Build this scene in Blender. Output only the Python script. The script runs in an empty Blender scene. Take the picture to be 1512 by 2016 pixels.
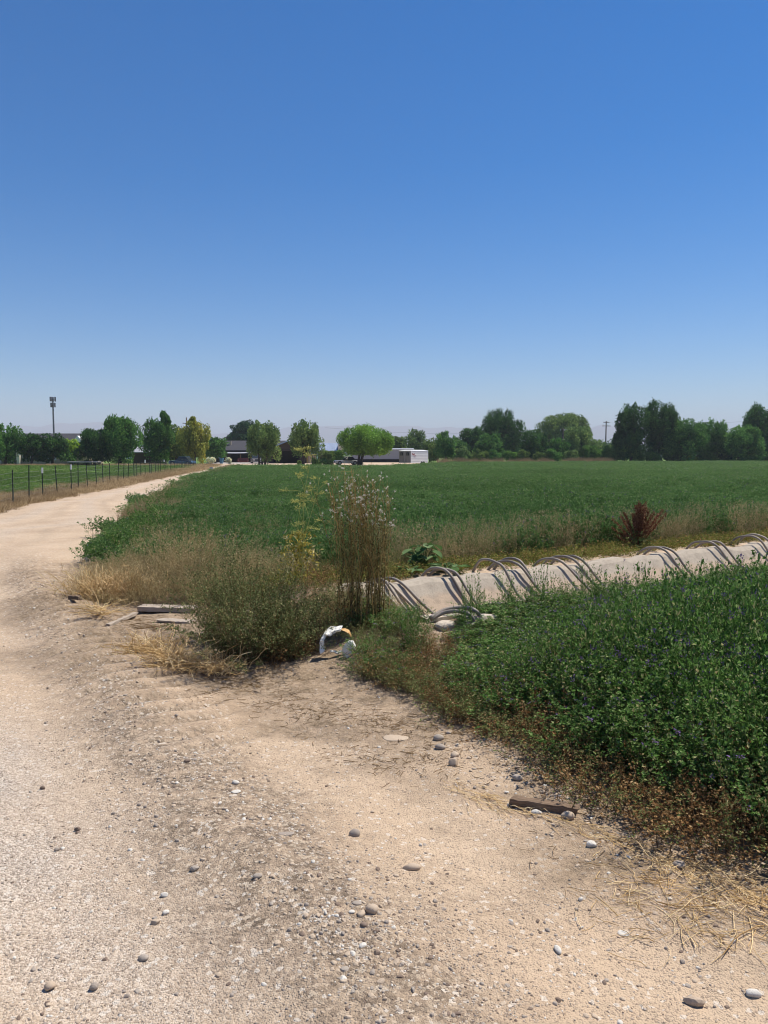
import bpy, math, random
import numpy as np
from mathutils import Vector
PI = math.pi
S = bpy.context.scene
COL = S.collection

# ------------------------------------------------------------------ camera
H0 = 1.7                      # eye height
F = 1514.0                    # focal length in photo pixels (1512 x 2016)
HOR = 895.0                   # horizon row
PITCH = math.atan((1008 - HOR) / F)
cam = bpy.data.cameras.new('camera'); camo = bpy.data.objects.new('camera', cam); COL.objects.link(camo)
cam.sensor_fit = 'VERTICAL'; cam.sensor_height = 24.0; cam.lens = 24.0 * F / 2016.0
cam.clip_start = 0.05; cam.clip_end = 40000
camo.location = (0, 0, H0); camo.rotation_euler = (PI/2 - PITCH, 0, 0)
S.camera = camo

# ------------------------------------------------------------------ light
SUN_EL, SUN_AZ = math.radians(61), math.radians(58)      # azimuth clockwise from +Y
w = bpy.data.worlds.new('World'); S.world = w; w.use_nodes = True
nt = w.node_tree; nt.nodes.clear()
out = nt.nodes.new('ShaderNodeOutputWorld'); bg = nt.nodes.new('ShaderNodeBackground')
sky = nt.nodes.new('ShaderNodeTexSky'); sky.sky_type = 'NISHITA'; sky.sun_disc = False
sky.sun_elevation = SUN_EL; sky.sun_rotation = SUN_AZ
sky.altitude = 800; sky.air_density = 1.0; sky.dust_density = 0.3; sky.ozone_density = 4.0
hs_ = nt.nodes.new('ShaderNodeHueSaturation'); hs_.inputs['Hue'].default_value = .504; hs_.inputs['Saturation'].default_value = 1.46; hs_.inputs['Value'].default_value = 1.10
nt.links.new(sky.outputs[0], hs_.inputs['Color']); nt.links.new(hs_.outputs[0], bg.inputs[0]); nt.links.new(bg.outputs[0], out.inputs[0])
bg.inputs[1].default_value = 0.083
sl = bpy.data.lights.new('sun', 'SUN'); sl.energy = 5.0; sl.angle = math.radians(0.5); sl.color = (1, 0.94, 0.84)
so = bpy.data.objects.new('sun', sl); COL.objects.link(so)
sd = Vector((math.sin(SUN_AZ)*math.cos(SUN_EL), math.cos(SUN_AZ)*math.cos(SUN_EL), math.sin(SUN_EL)))
so.rotation_euler = sd.to_track_quat('Z', 'Y').to_euler()
S.view_settings.view_transform = 'Standard'; S.view_settings.look = 'None'
S.view_settings.exposure = 0.38; S.view_settings.gamma = 1.0
S.render.engine = 'CYCLES'
S.cycles.max_bounces = 6; S.cycles.transparent_max_bounces = 4
S.cycles.volume_bounces = 0
S.cycles.pixel_filter_type = 'BLACKMAN_HARRIS'; S.cycles.filter_width = 1.05

# ------------------------------------------------------------------ pixel -> world helpers
cp, sp_ = math.cos(PITCH), math.sin(PITCH)
def ray(px, py):
    a, b = (px - 756) / F, (1008 - py) / F
    return np.array([a, cp + b*sp_, -sp_ + b*cp])
def G(px, py, z=0.0):
    r = ray(px, py); t = (z - H0) / r[2]; return np.array([r[0]*t, r[1]*t, z])
def XD(px, D, py=900): r = ray(px, py); return r[0] / r[1] * D
def ZD(py, D): r = ray(756, py); return H0 + r[2] / r[1] * D

# ------------------------------------------------------------------ noise
def _h(ix, iy, seed):
    n = (ix * 374761393 + iy * 668265263 + seed * 974634777) & 0xFFFFFFFF
    n = ((n ^ (n >> 13)) * 1274126177) & 0xFFFFFFFF
    return ((n ^ (n >> 16)) & 0xFFFFFF) / float(0xFFFFFF)
def vnoise(x, y, seed=0):
    x = np.asarray(x, float); y = np.asarray(y, float)
    ix = np.floor(x).astype(np.int64); iy = np.floor(y).astype(np.int64)
    fx = x - ix; fy = y - iy; fx = fx*fx*(3-2*fx); fy = fy*fy*(3-2*fy)
    a = _h(ix, iy, seed); b = _h(ix+1, iy, seed); c = _h(ix, iy+1, seed); d = _h(ix+1, iy+1, seed)
    return (a*(1-fx)+b*fx)*(1-fy) + (c*(1-fx)+d*fx)*fy
def fbm(x, y, oct=4, seed=0):
    s = 0; a = .5; n = 0
    for i in range(oct):
        s = s + a*vnoise(x*2**i, y*2**i, seed+i); n += a; a *= .5
    return s/n
def sstep(a, b, x):
    t = np.clip((np.asarray(x, float)-a)/(b-a), 0, 1); return t*t*(3-2*t)
def seg_dist(x, y, poly):
    """distance to polyline, signed side (+ = left of travel), arclength"""
    best = np.full(x.shape, 1e9); side = np.zeros(x.shape); arc = np.zeros(x.shape); L = 0
    for (x0, y0), (x1, y1) in zip(poly[:-1], poly[1:]):
        dx, dy = x1-x0, y1-y0; l2 = dx*dx+dy*dy; l = math.sqrt(l2)
        t = np.clip(((x-x0)*dx+(y-y0)*dy)/l2, 0, 1)
        d = np.hypot(x-x0-t*dx, y-y0-t*dy); m = d < best
        best = np.where(m, d, best); side = np.where(m, np.sign(dx*(y-y0)-dy*(x-x0)), side); arc = np.where(m, L+t*l, arc)
        L += l
    return best, side, arc
def in_poly(x, y, poly):
    c = np.zeros(np.shape(x), bool); n = len(poly)
    for i in range(n):
        x0, y0 = poly[i]; x1, y1 = poly[(i+1) % n]
        k = ((y0 > y) != (y1 > y)) & (x < (x1-x0)*(y-y0)/((y1-y0) or 1e-9)+x0)
        c ^= k
    return c
def GP(pts): return [tuple(G(a, b)[:2]) for a, b in pts]

# ------------------------------------------------------------------ mesh builder
class MB:
    def __init__(s): s.V = []; s.P = []; s.A = []; s.n = 0
    def add(s, V, faces, mat=0, rnd=None, smooth=False):
        V = np.asarray(V, float).reshape(-1, 3); faces = np.asarray(faces, np.int64)
        s.V.append(V); s.P.append((faces + s.n, mat, smooth)); s.n += len(V)
        if rnd is None: rnd = np.full(len(V), .5)
        elif np.isscalar(rnd): rnd = np.full(len(V), rnd)
        s.A.append(np.asarray(rnd, float))
    def build(s, name, mats, parent=None, link=True, extra=None):
        me = bpy.data.meshes.new(name); V = np.concatenate(s.V)
        me.vertices.add(len(V)); me.vertices.foreach_set('co', V.ravel())
        li = np.concatenate([f.ravel() for f, m, k in s.P])
        tot = np.concatenate([np.full(len(f), f.shape[1]) for f, m, k in s.P])
        mi = np.concatenate([np.full(len(f), m) for f, m, k in s.P])
        sm = np.concatenate([np.full(len(f), k) for f, m, k in s.P])
        st = np.concatenate([[0], np.cumsum(tot)[:-1]])
        me.loops.add(len(li)); me.loops.foreach_set('vertex_index', li.astype(np.int32))
        me.polygons.add(len(tot)); me.polygons.foreach_set('loop_start', st.astype(np.int32))
        try: me.polygons.foreach_set('loop_total', tot.astype(np.int32))
        except Exception: pass
        me.polygons.foreach_set('material_index', mi.astype(np.int32)); me.polygons.foreach_set('use_smooth', sm.astype(bool))
        me.update(calc_edges=True)
        at = me.attributes.new('rnd', 'FLOAT', 'POINT'); at.data.foreach_set('value', np.concatenate(s.A))
        if extra:
            for k, v in extra.items():
                at = me.attributes.new(k, 'FLOAT', 'POINT'); at.data.foreach_set('value', np.asarray(v, float))
        for m in (mats if isinstance(mats, (list, tuple)) else [mats]): me.materials.append(m)
        o = bpy.data.objects.new(name, me)
        if link: COL.objects.link(o)
        if parent: o.parent = parent
        return o
    # --- shapes
    def box(s, c, size, rz=0, mat=0, rnd=None, tilt=None):
        sx, sy, sz = [v/2 for v in size]
        V = np.array([[x, y, z] for z in (-sz, sz) for x, y in ((-sx, -sy), (sx, -sy), (sx, sy), (-sx, sy))])
        if tilt is not None: V = V @ np.array(tilt).T
        ca, sa = math.cos(rz), math.sin(rz)
        V = V @ np.array([[ca, sa, 0], [-sa, ca, 0], [0, 0, 1]]) + np.array(c)
        s.add(V, [[3, 2, 1, 0], [4, 5, 6, 7], [0, 1, 5, 4], [1, 2, 6, 5], [2, 3, 7, 6], [3, 0, 4, 7]], mat, rnd)
    def tube(s, P, R, sides=8, mat=0, rnd=None, smooth=True, cap=True):
        s.tubes(np.asarray(P, float)[None], np.broadcast_to(np.asarray(R, float), (len(P),))[None], sides, mat, None if rnd is None else np.array([rnd]), smooth)
        if cap:
            n = s.n; k = len(P)*sides
            s.P.append((np.array([[n-k+i for i in range(sides)][::-1]]), mat, False)); s.P.append((np.array([[n-sides+i for i in range(sides)]]), mat, False))
    def tubes(s, P, R, sides=3, mat=0, rnd=None, smooth=True):
        """P (N,K,3), R (N,K)"""
        P = np.asarray(P, float); N, K, _ = P.shape
        T = np.gradient(P, axis=1); T /= np.linalg.norm(T, axis=2, keepdims=True) + 1e-9
        ref = np.where(np.abs(T[..., 2:3]) > .9, np.array([1., 0, 0]), np.array([0, 0, 1.]))
        m = np.abs(T[:, :1, 2:3]) > .9; ref = np.broadcast_to(np.where(m, np.array([1., .13, 0]), np.array([0.05, 0.02, 1.])), T.shape)
        U = np.cross(T, ref); U /= np.linalg.norm(U, axis=2, keepdims=True) + 1e-9
        W = np.cross(T, U)
        a = np.arange(sides)*2*PI/sides
        V = P[:, :, None] + R[:, :, None, None]*(U[:, :, None]*np.cos(a)[None, None, :, None] + W[:, :, None]*np.sin(a)[None, None, :, None])
        i = np.arange(sides); j = (i+1) % sides
        f = []
        for k in range(K-1): f.append(np.stack([k*sides+i, k*sides+j, (k+1)*sides+j, (k+1)*sides+i], 1))
        f = np.concatenate(f)
        f = (f[None] + (np.arange(N)*K*sides)[:, None, None]).reshape(-1, 4)
        if rnd is not None: rnd = np.repeat(rnd, K*sides)
        s.add(V.reshape(-1, 3), f, mat, rnd, smooth)
    def leaves(s, P, D, Nn, L, Wd, mat=0, rnd=None, fold=.25):
        P = np.asarray(P); D = D/(np.linalg.norm(D, axis=1, keepdims=True)+1e-9)
        B = np.cross(D, Nn); B /= np.linalg.norm(B, axis=1, keepdims=True)+1e-9
        N2 = np.cross(B, D); L = np.broadcast_to(L, (len(P),))[:, None]; Wd = np.broadcast_to(Wd, (len(P),))[:, None]
        V = np.stack([P, P+D*L*.5+B*Wd*.5+N2*Wd*fold, P+D*L, P+D*L*.5-B*Wd*.5+N2*Wd*fold], 1)
        n = len(P); f = np.arange(n)[:, None]*4+np.arange(4)[None]
        if rnd is None: rnd = np.random.rand(n)
        s.add(V.reshape(-1, 3), f, mat, np.repeat(rnd, 4))
    def lathe(s, prof, c, sides=16, mat=0, rnd=None, smooth=True):
        a = np.arange(sides)*2*PI/sides; K = len(prof)
        V = np.array([[r*math.cos(t)+c[0], r*math.sin(t)+c[1], z+c[2]] for r, z in prof for t in a])
        i = np.arange(sides); j = (i+1) % sides
        f = np.concatenate([np.stack([k*sides+i, k*sides+j, (k+1)*sides+j, (k+1)*sides+i], 1) for k in range(K-1)])
        s.add(V, f, mat, rnd, smooth)
    def prism(s, poly, axis_vec, c, u, v, mat=0, rnd=None):
        """poly in (u,v) plane, extruded by axis_vec"""
        poly = np.asarray(poly, float); c = np.array(c, float); u = np.array(u, float); v = np.array(v, float); ax = np.array(axis_vec, float)
        n = len(poly); A = c + poly[:, :1]*u + poly[:, 1:]*v; V = np.concatenate([A, A+ax])
        s.add(V, [[i, (i+1) % n, n+(i+1) % n, n+i] for i in range(n)], mat, rnd)
        m = s.n-2*n
        s.P.append((np.array([[m+i for i in range(n)][::-1]]), mat, False)); s.P.append((np.array([[m+n+i for i in range(n)]]), mat, False))

def tag(o, label=None, cat=None, group=None, kind=None):
    if label: o['label'] = label
    if cat: o['category'] = cat
    if group: o['group'] = group
    if kind: o['kind'] = kind
    return o
def empty(name, loc, label, cat, group=None, rz=0):
    o = bpy.data.objects.new(name, None); COL.objects.link(o); o.location = loc; o.rotation_euler = (0, 0, rz); o.empty_display_size = .2
    return tag(o, label, cat, group)

# ------------------------------------------------------------------ materials
class NT:
    def __init__(s, name):
        s.m = bpy.data.materials.new(name); s.m.use_nodes = True; s.t = s.m.node_tree; s.t.nodes.clear()
        s.o = s.n('ShaderNodeOutputMaterial')
    def n(s, ty, **kw):
        x = s.t.nodes.new(ty)
        for k, v in kw.items(): setattr(x, k, v)
        return x
    def l(s, a, b): s.t.links.new(a, b)
    def pos(s): return s.n('ShaderNodeNewGeometry').outputs['Position']
    def attr(s, a): return s.n('ShaderNodeAttribute', attribute_name=a).outputs['Fac']
    def noise(s, scale, detail=3, rough=.55, vec=None):
        x = s.n('ShaderNodeTexNoise'); x.inputs['Scale'].default_value = scale; x.inputs['Detail'].default_value = detail; x.inputs['Roughness'].default_value = rough
        s.l(vec or s.pos(), x.inputs['Vector']); return x.outputs['Fac']
    def ramp(s, fac, stops):
        r = s.n('ShaderNodeValToRGB'); e = r.color_ramp.elements
        while len(e) < len(stops): e.new(.5)
        for i, (p, c) in enumerate(stops): e[i].position = p; e[i].color = (*c, 1) if len(c) == 3 else c
        s.l(fac, r.inputs[0]); return r.outputs[0]
    def mix(s, f, a, b, blend='MIX'):
        x = s.n('ShaderNodeMix', data_type='RGBA', blend_type=blend)
        for v, i in ((f, 0), (a, 6), (b, 7)):
            if hasattr(v, 'links'): s.l(v, x.inputs[i])
            elif isinstance(v, (int, float)): x.inputs[i].default_value = v
            else: x.inputs[i].default_value = (*v, 1)
        return x.outputs[2]
    def math(s, op, a, b=0.0, clamp=False):
        x = s.n('ShaderNodeMath', operation=op, use_clamp=clamp)
        for v, i in ((a, 0), (b, 1)):
            if hasattr(v, 'links'): s.l(v, x.inputs[i])
            else: x.inputs[i].default_value = v
        return x.outputs[0]
    def principled(s, col, rough=.8, metal=0, spec=.3, normal=None):
        p = s.n('ShaderNodeBsdfPrincipled')
        if hasattr(col, 'links'): s.l(col, p.inputs['Base Color'])
        else: p.inputs['Base Color'].default_value = (*col, 1)
        if hasattr(rough, 'links'): s.l(rough, p.inputs['Roughness'])
        else: p.inputs['Roughness'].default_value = rough
        p.inputs['Metallic'].default_value = metal; p.inputs['Specular IOR Level'].default_value = spec
        if normal is not None: s.l(normal, p.inputs['Normal'])
        return p.outputs[0]
    def bump(s, h, strength=.5, dist=.01, normal=None):
        b = s.n('ShaderNodeBump'); b.inputs['Strength'].default_value = strength; b.inputs['Distance'].default_value = dist
        s.l(h, b.inputs['Height'])
        if normal is not None: s.l(normal, b.inputs['Normal'])
        return b.outputs[0]
    def done(s, sh): s.l(sh, s.o.inputs[0]); return s.m

def leafmat(name, stops, noise_scale=1.5, trans=.25, var=.35, spec=.10):
    t = NT(name); c = t.ramp(t.attr('rnd'), stops)
    nz = t.noise(noise_scale, 2); k = t.math('MULTIPLY_ADD', nz, var*2); k.node.inputs[2].default_value = 1-var
    hsv = t.n('ShaderNodeHueSaturation'); t.l(c, hsv.inputs['Color']); t.l(k, hsv.inputs['Value'])
    c = hsv.outputs[0]
    p = t.principled(c, .68, 0, spec)
    tr = t.n('ShaderNodeBsdfTranslucent'); t.l(c, tr.inputs[0])
    mx = t.n('ShaderNodeMixShader'); mx.inputs[0].default_value = trans; t.l(p, mx.inputs[1]); t.l(tr.outputs[0], mx.inputs[2])
    return t.done(mx.outputs[0])
def flat(name, col, rough=.7, metal=0, spec=.3, var=.15, scale=3.0, bump=0, bscale=40):
    t = NT(name); nz = t.noise(scale, 4)
    c = t.mix(nz, tuple(max(0, v*(1-var*1.4)) for v in col), tuple(min(1, v*(1+var*1.4)) for v in col))
    nm = t.bump(t.noise(bscale, 4), bump, .01) if bump else None
    return t.done(t.principled(c, rough, metal, spec, nm))

M = {}
M['alf_leaf'] = leafmat('alfalfa_leaf', [(0, (.045, .10, .02)), (.4, (.10, .205, .042)), (.75, (.18, .32, .08)), (.9, (.32, .41, .16)), (1, (.46, .38, .19))], 1.2, .38)
M['alf_far'] = leafmat('alfalfa_field_leaf', [(0, (.065, .14, .038)), (.5, (.12, .225, .065)), (.88, (.18, .30, .095)), (1, (.33, .34, .17))], .12, .4, var=.3)
M['alf_stem'] = leafmat('alfalfa_stem', [(0, (.06, .10, .03)), (1, (.15, .17, .07))], 2, .1)
M['purple'] = flat('purple_blossom', (.20, .12, .28), .7)
M['brown_leaf'] = leafmat('withered_leaf', [(0, (.10, .05, .02)), (.5, (.24, .125, .045)), (.85, (.38, .23, .10)), (1, (.52, .37, .19))], 3)
M['brown_stem'] = leafmat('withered_stem', [(0, (.09, .05, .02)), (1, (.27, .17, .08))], 3, .05)
M['tan_leaf'] = leafmat('dry_weed_leaf', [(0, (.25, .17, .075)), (.5, (.46, .36, .18)), (.8, (.62, .50, .29)), (1, (.24, .26, .09))], 2)
M['olive_leaf'] = leafmat('olive_weed_leaf', [(0, (.06, .08, .028)), (.5, (.15, .18, .065)), (.82, (.25, .28, .11)), (1, (.50, .40, .20))], 4, .3)
M['sage_leaf'] = leafmat('sage_weed_leaf', [(0, (.08, .11, .035)), (.5, (.15, .20, .06)), (.82, (.25, .27, .10)), (1, (.46, .36, .18))], 4, .3)
M['cover_leaf'] = leafmat('ground_cover_leaf', [(0, (.10, .13, .03)), (.5, (.21, .23, .05)), (.8, (.33, .29, .08)), (1, (.38, .20, .09))], 3, .3)
M['straw'] = leafmat('straw', [(0, (.42, .26, .11)), (.5, (.74, .52, .25)), (1, (.93, .77, .48))], 5, .2)
M['dry_grass'] = leafmat('dry_grass_blade', [(0, (.24, .16, .08)), (.6, (.46, .33, .18)), (1, (.60, .47, .28))], .5, .15)
M['green_grass'] = leafmat('pasture_blade', [(0, (.07, .16, .025)), (.6, (.12, .23, .045)), (1, (.26, .30, .10))], .15, .2)
M['bark'] = flat('bark', (.075, .058, .045), .9, bump=.5, bscale=20)
M['pale_bark'] = flat('grey_bark', (.15, .13, .11), .9, bump=.5, bscale=20)
def treemat(name, c, y=1.0):
    r, g, b = c
    r, g, b = r*2.3, g*2.3, b*2.0; c = (r, g, b)
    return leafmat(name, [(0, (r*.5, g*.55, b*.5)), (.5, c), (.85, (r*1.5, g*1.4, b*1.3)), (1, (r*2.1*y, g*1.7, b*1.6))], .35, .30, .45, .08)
TM = {'dark': treemat('dark_foliage', (.024, .058, .018)), 'mid': treemat('mid_foliage', (.042, .095, .026)), 'lime': treemat('lime_foliage', (.13, .19, .03)),
      'bright': treemat('bright_foliage', (.085, .155, .03)), 'pale': treemat('pale_foliage', (.075, .115, .045)), 'olive': treemat('olive_foliage', (.065, .10, .03)),
      'yellow': treemat('yellowing_foliage', (.14, .15, .035)), 'pine': treemat('pine_needles', (.014, .034, .018)), 'far': treemat('distant_foliage', (.03, .06, .03)),
      'white': treemat('white_blossom', (.27, .29, .25)), 'shrub': treemat('shrub_foliage', (.055, .11, .028))}

# ground material: colours chosen by attributes on the sheet
def ground_mat():
    t = NT('sandy_dirt')
    P = t.pos()
    n1 = t.noise(.9, 4); n2 = t.noise(14, 4, .65); n3 = t.noise(95, 2, .6)
    vo = t.n('ShaderNodeTexVoronoi', feature='F1'); vo.inputs['Scale'].default_value = 62; t.l(P, vo.inputs['Vector'])
    vs = t.n('ShaderNodeSeparateColor'); t.l(vo.outputs['Color'], vs.inputs[0])
    vo2 = t.n('ShaderNodeTexVoronoi', feature='F1'); vo2.inputs['Scale'].default_value = 150; t.l(P, vo2.inputs['Vector'])
    vs2 = t.n('ShaderNodeSeparateColor'); t.l(vo2.outputs['Color'], vs2.inputs[0])
    sand = t.ramp(n1, [(.3, (.475, .35, .238)), (.7, (.60, .46, .325))])
    sand = t.mix(t.math('MULTIPLY', n2, .38), sand, (.37, .26, .17))
    # compact grey gravel of the wheel lane
    lane = t.ramp(vs2.outputs[0], [(0, (.17, .14, .115)), (.3, (.38, .315, .255)), (.65, (.52, .44, .36)), (1, (.68, .60, .51))])
    c = t.mix(t.math('MULTIPLY', t.attr('lane'), .75), sand, lane)
    # loose dark gravel, plus the painted shading of the tread bars
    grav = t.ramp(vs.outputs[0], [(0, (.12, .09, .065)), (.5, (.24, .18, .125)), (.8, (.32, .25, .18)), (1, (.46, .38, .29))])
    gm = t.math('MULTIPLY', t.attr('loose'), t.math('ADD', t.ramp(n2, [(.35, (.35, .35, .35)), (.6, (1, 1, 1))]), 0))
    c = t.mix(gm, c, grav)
    # sparse dark and pale specks everywhere
    spk = t.math('GREATER_THAN', vs2.outputs[1], .88)
    c = t.mix(t.math('MULTIPLY', spk, .55), c, (.17, .13, .10))
    spk2 = t.math('LESS_THAN', vs.outputs[2], .05)
    c = t.mix(t.math('MULTIPLY', spk2, .5), c, (.66, .60, .52))
    # plant litter
    lit = t.ramp(t.noise(30, 4, .7), [(.3, (.10, .072, .048)), (.5, (.22, .16, .105)), (.75, (.38, .29, .19))])
    lm = t.math('MULTIPLY', t.attr('litter'), t.ramp(t.noise(6, 4, .7), [(.3, (.3, .3, .3)), (.6, (1, 1, 1))]))
    c = t.mix(lm, c, lit)
    # field soil
    soil = t.ramp(n2, [(.3, (.10, .075, .05)), (.7, (.20, .15, .10))])
    c = t.mix(t.attr('soil'), c, soil)
    h = t.math('ADD', t.math('MULTIPLY', n3, .5), t.math('MULTIPLY', n2, 1.2))
    nm = t.bump(h, .8, .016)
    h2 = t.math('SUBTRACT', 1, vo2.outputs['Distance']); nm = t.bump(h2, .5, .007, nm)
    return t.done(t.principled(c, .92, 0, .15, nm))
M['ground'] = ground_mat()
def grass_ground():
    t = NT('pasture_ground'); c = t.ramp(t.noise(.35, 5, .7), [(.3, (.085, .16, .035)), (.55, (.14, .22, .05)), (.75, (.25, .25, .10))])
    c = t.mix(t.attr('litter'), c, (.36, .26, .15))
    return t.done(t.principled(c, .95, 0, .1, t.bump(t.noise(3, 5, .8), .6, .1)))
M['pasture'] = grass_ground()

# ------------------------------------------------------------------ terrain
DO = np.array([.08, 8.3]); DD = np.array([.847, .531]); DN = np.array([-.531, .847]); DW = 1.45   # ditch frame (far lip)
DS0, DS1 = -.62, 22.0
def ditch_sq(x, y): return (x-DO[0])*DD[0]+(y-DO[1])*DD[1], (x-DO[0])*DN[0]+(y-DO[1])*DN[1]
def dpt(s, q, z): return np.array([DO[0]+s*DD[0]+q*DN[0], DO[1]+s*DD[1]+q*DN[1], z])
BAND = GP([(205, 985), (110, 1040), (50, 1100), (78, 1190), (155, 1295), (268, 1425), (405, 1590), (560, 1730), (690, 1860), (770, 2016)]) + [(.35, 1.0), (.6, -3)]
LANE = GP([(-140, 1450), (0, 1640), (130, 1850), (250, 2016)]) + [(-.3, 0), (0, -4)]
WEED_EDGE = [(-4.4, 12.2)] + GP([(150, 1190), (250, 1300), (360, 1345), (470, 1350), (560, 1325), (640, 1290), (720, 1345), (830, 1375), (910, 1425), (1010, 1480), (1150, 1575), (1290, 1670), (1400, 1710), (1560, 1750)]) + [(3.2, 2.2), (9, .5)]
ROAD_L = [(-30, -8), (-12.5, 8), (-11.4, 15)] + GP([(0, 1012), (60, 993), (200, 967), (300, 946), (400, 926)]) + [(-27.5, 130), (-33, 150)]
ROAD_R = GP([(450, 921), (380, 941), (310, 985), (260, 1030), (205, 1115)])
FIELD = [tuple(p) for p in GP([(200, 1117), (255, 1035), (305, 990), (378, 943), (445, 924)])]
FIELD += [(-17.2, 92), (0, 92), (4, 104), (7.5, 116), (13, 132), (40, 142), (76, 151), (150, 165), (150, 40), (30, 30.2), (14, 17.9), (6, 13.6), (2.2, 11.2), (.3, 10.2), (-1.7, 9.6), (-3.2, 10.0)]
PATCH = GP([(865, 1392), (910, 1425), (1010, 1480), (1150, 1572), (1290, 1668), (1400, 1705), (1560, 1745)]) + [(3.2, 2.2), (8, .8), (16, 6)] + [tuple(dpt(s, -1.62, 0)[:2]) for s in (15, 10, 6, 3, 1.5, .6)] + GP([(935, 1250), (905, 1310)])
FENCE = [(-12.5-.175*(y-25.7), y) for y in np.arange(17.3, 122, 2.1)]

def q_b(d, s): return d*s
def bar_phase(a, q): return PI*(a+.42*q+.10*vnoise(a*2.3, q*2.3, 8))/.25
def height(x, y):
    x = np.asarray(x, float); y = np.asarray(y, float)
    z = (fbm(x*.45, y*.45, 3, 3)-.5)*.10 + (fbm(x*2.2, y*2.2, 3, 9)-.5)*.035
    fade = 1 - sstep(25, 60, np.hypot(x, y)); z = z*fade
    fine = 1 - sstep(8, 16, np.hypot(x, y))
    z = z + (fbm(x*14, y*14, 3, 21)-.5)*.014*fine
    d, sd_, a = seg_dist(x, y, BAND)
    near = (1-sstep(9, 14, y))
    z = z + .045*np.exp(-(d/.30)**2)*near - .02*np.exp(-((q_b(d, sd_)-.75)/.35)**2)*near
    # tread bars left by a wide tyre along the loose band
    q = d*sd_
    bar = np.exp(-((q-.22)/.38)**2)*(.4+.9*fbm(x*1.3, y*1.3, 2, 77))*sstep(3.6, 5.4, y)*(1+.5*sstep(6.2, 8, y))
    z = z + bar*.11*(np.abs(np.sin(bar_phase(a, q)))-.4)*near
    dl, sl_, al = seg_dist(x, y, LANE); ql = dl*sl_
    z = z - .02*np.exp(-(dl/.45)**2)*near + .003*np.sin((ql+.05*vnoise(al*1.3, ql*0, 5))*2*PI/.11)*sstep(.35, .6, vnoise(ql*5, al*.4, 12))*np.exp(-(dl/.33)**2)*near
    # ditch banks
    s, q = ditch_sq(x, y)
    e = sstep(DS0-1.3, DS0-.1, s)
    far = .27*(1-sstep(.5, 2.2, q)); nearb = .215*(1-sstep(.15, 1.15, -q-DW))
    ch = np.where((q > -DW-.07) & (q < .07) & (s > DS0+.02) & (s < DS1), 1.0, 0.0)
    bank = np.where(q > -.7, far, nearb)
    inb = (q > -DW-1.2) & (q < 2.3)
    z = np.where(inb, z*(1-.6*e)+bank*e, z)
    z = np.where(ch > 0, -.55, z)
    return z

def ys_list():
    l = list(np.arange(-40, -2, 2.0)); y = -2.0
    while y < 30: l.append(y); y += max(.014, .0042*(y+1.2)) if y > 1.2 else .05
    while y < 9000: l.append(y); y *= 1.035
    return np.array(l + [9000.0])
YS = ys_list(); NU = 640
U = np.linspace(-1, 1, NU)
X = U[None]*(np.abs(YS)[:, None]+3.2)*1.05; Y = np.broadcast_to(YS[:, None], X.shape)
xf, yf = X.ravel(), Y.ravel()
zf = height(xf, yf)
d, sdv, a = seg_dist(xf, yf, BAND)
wig = (fbm(xf*1.6, yf*1.6, 3, 40)-.5)
loose = np.exp(-((d+wig*.35)/.37)**2)*(.6+.9*fbm(xf*3, yf*3, 3, 44))*(1-sstep(10, 14, yf))
bq = d*sdv; bar_shade = np.exp(-((bq-.22)/.40)**2)*(1-sstep(10, 13, yf))*sstep(3.6, 5.4, yf); cr_ = np.abs(np.sin(bar_phase(a, bq))); loose = loose*(1-np.clip(bar_shade*1.1, 0, 1)*(.0+.72*cr_**1.6))+bar_shade*1.25*(1-cr_)**.8*(.6+.5*vnoise(xf*3, yf*3, 66))  # bars painted in: troughs darkened as shade over gathered gravel, crests lightened as lit
d2, _, _ = seg_dist(xf, yf, GP([(560, 1420), (700, 1520), (860, 1640), (1000, 1800)]))
loose = loose + .35*np.exp(-((d2+wig*.6)/.35)**2)*sstep(.4, .62, fbm(xf*2.5, yf*2.5, 3, 46))
dl, _, _ = seg_dist(xf, yf, LANE); lane = np.exp(-(dl/.5)**2)*(.5+fbm(xf*2, yf*2, 3, 47)); lane *= (1-sstep(9, 14, yf))*(.85+.25*vnoise(dl*13, yf*.6, 14))
dw, sw, _ = seg_dist(xf, yf, WEED_EDGE)
qw = dw*sw   # + = left of travel = weeds side
litter = np.where(qw > 0, 1.0, 1-sstep(.1, .9, dw+wig*1.4)) * (1-sstep(20, 30, yf))
litter = np.maximum(litter, .9*np.exp(-(((xf-G(640, 1430)[0])/.55)**2+((yf-G(640, 1430)[1])/.3)**2))*sstep(.35, .6, fbm(xf*3, yf*3, 3, 50))*1.3)
for lx, ly, lw_, lh_ in ((300, 1245, .5, .35), (250, 1260, .35, .3), (440, 1340, .5, .2), (700, 1330, .4, .2)):
    p_ = G(lx, ly); litter = np.maximum(litter, 2.0*np.exp(-(((xf-p_[0])/lw_)**2+((yf-p_[1])/lh_)**2))*(.5+fbm(xf*5, yf*5, 2, 52)))
s_, q_ = ditch_sq(xf, yf)
fieldm = in_poly(xf, yf, FIELD)
soil = np.where(fieldm, 1.0, 0.0)
def left_of(poly, x, y):   # x coordinate of the boundary at y
    py = np.array([p[1] for p in poly]); px = np.array([p[0] for p in poly]); o = np.argsort(py); return np.interp(y, py[o], px[o])
rl = left_of(ROAD_L, xf, yf)
litter = np.where(xf < rl, np.maximum(litter*0, 1-sstep(1.0, 2.6, rl-xf+wig*1.5)), litter)
past = xf < rl - .25
rrx = left_of([(p[0], p[1]) for p in BAND[:9]] + ROAD_R, xf, yf); uu = (xf-rl)/np.maximum(rrx-rl, .5); fr_ = sstep(9, 15, yf)*(yf < 150)
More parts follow.
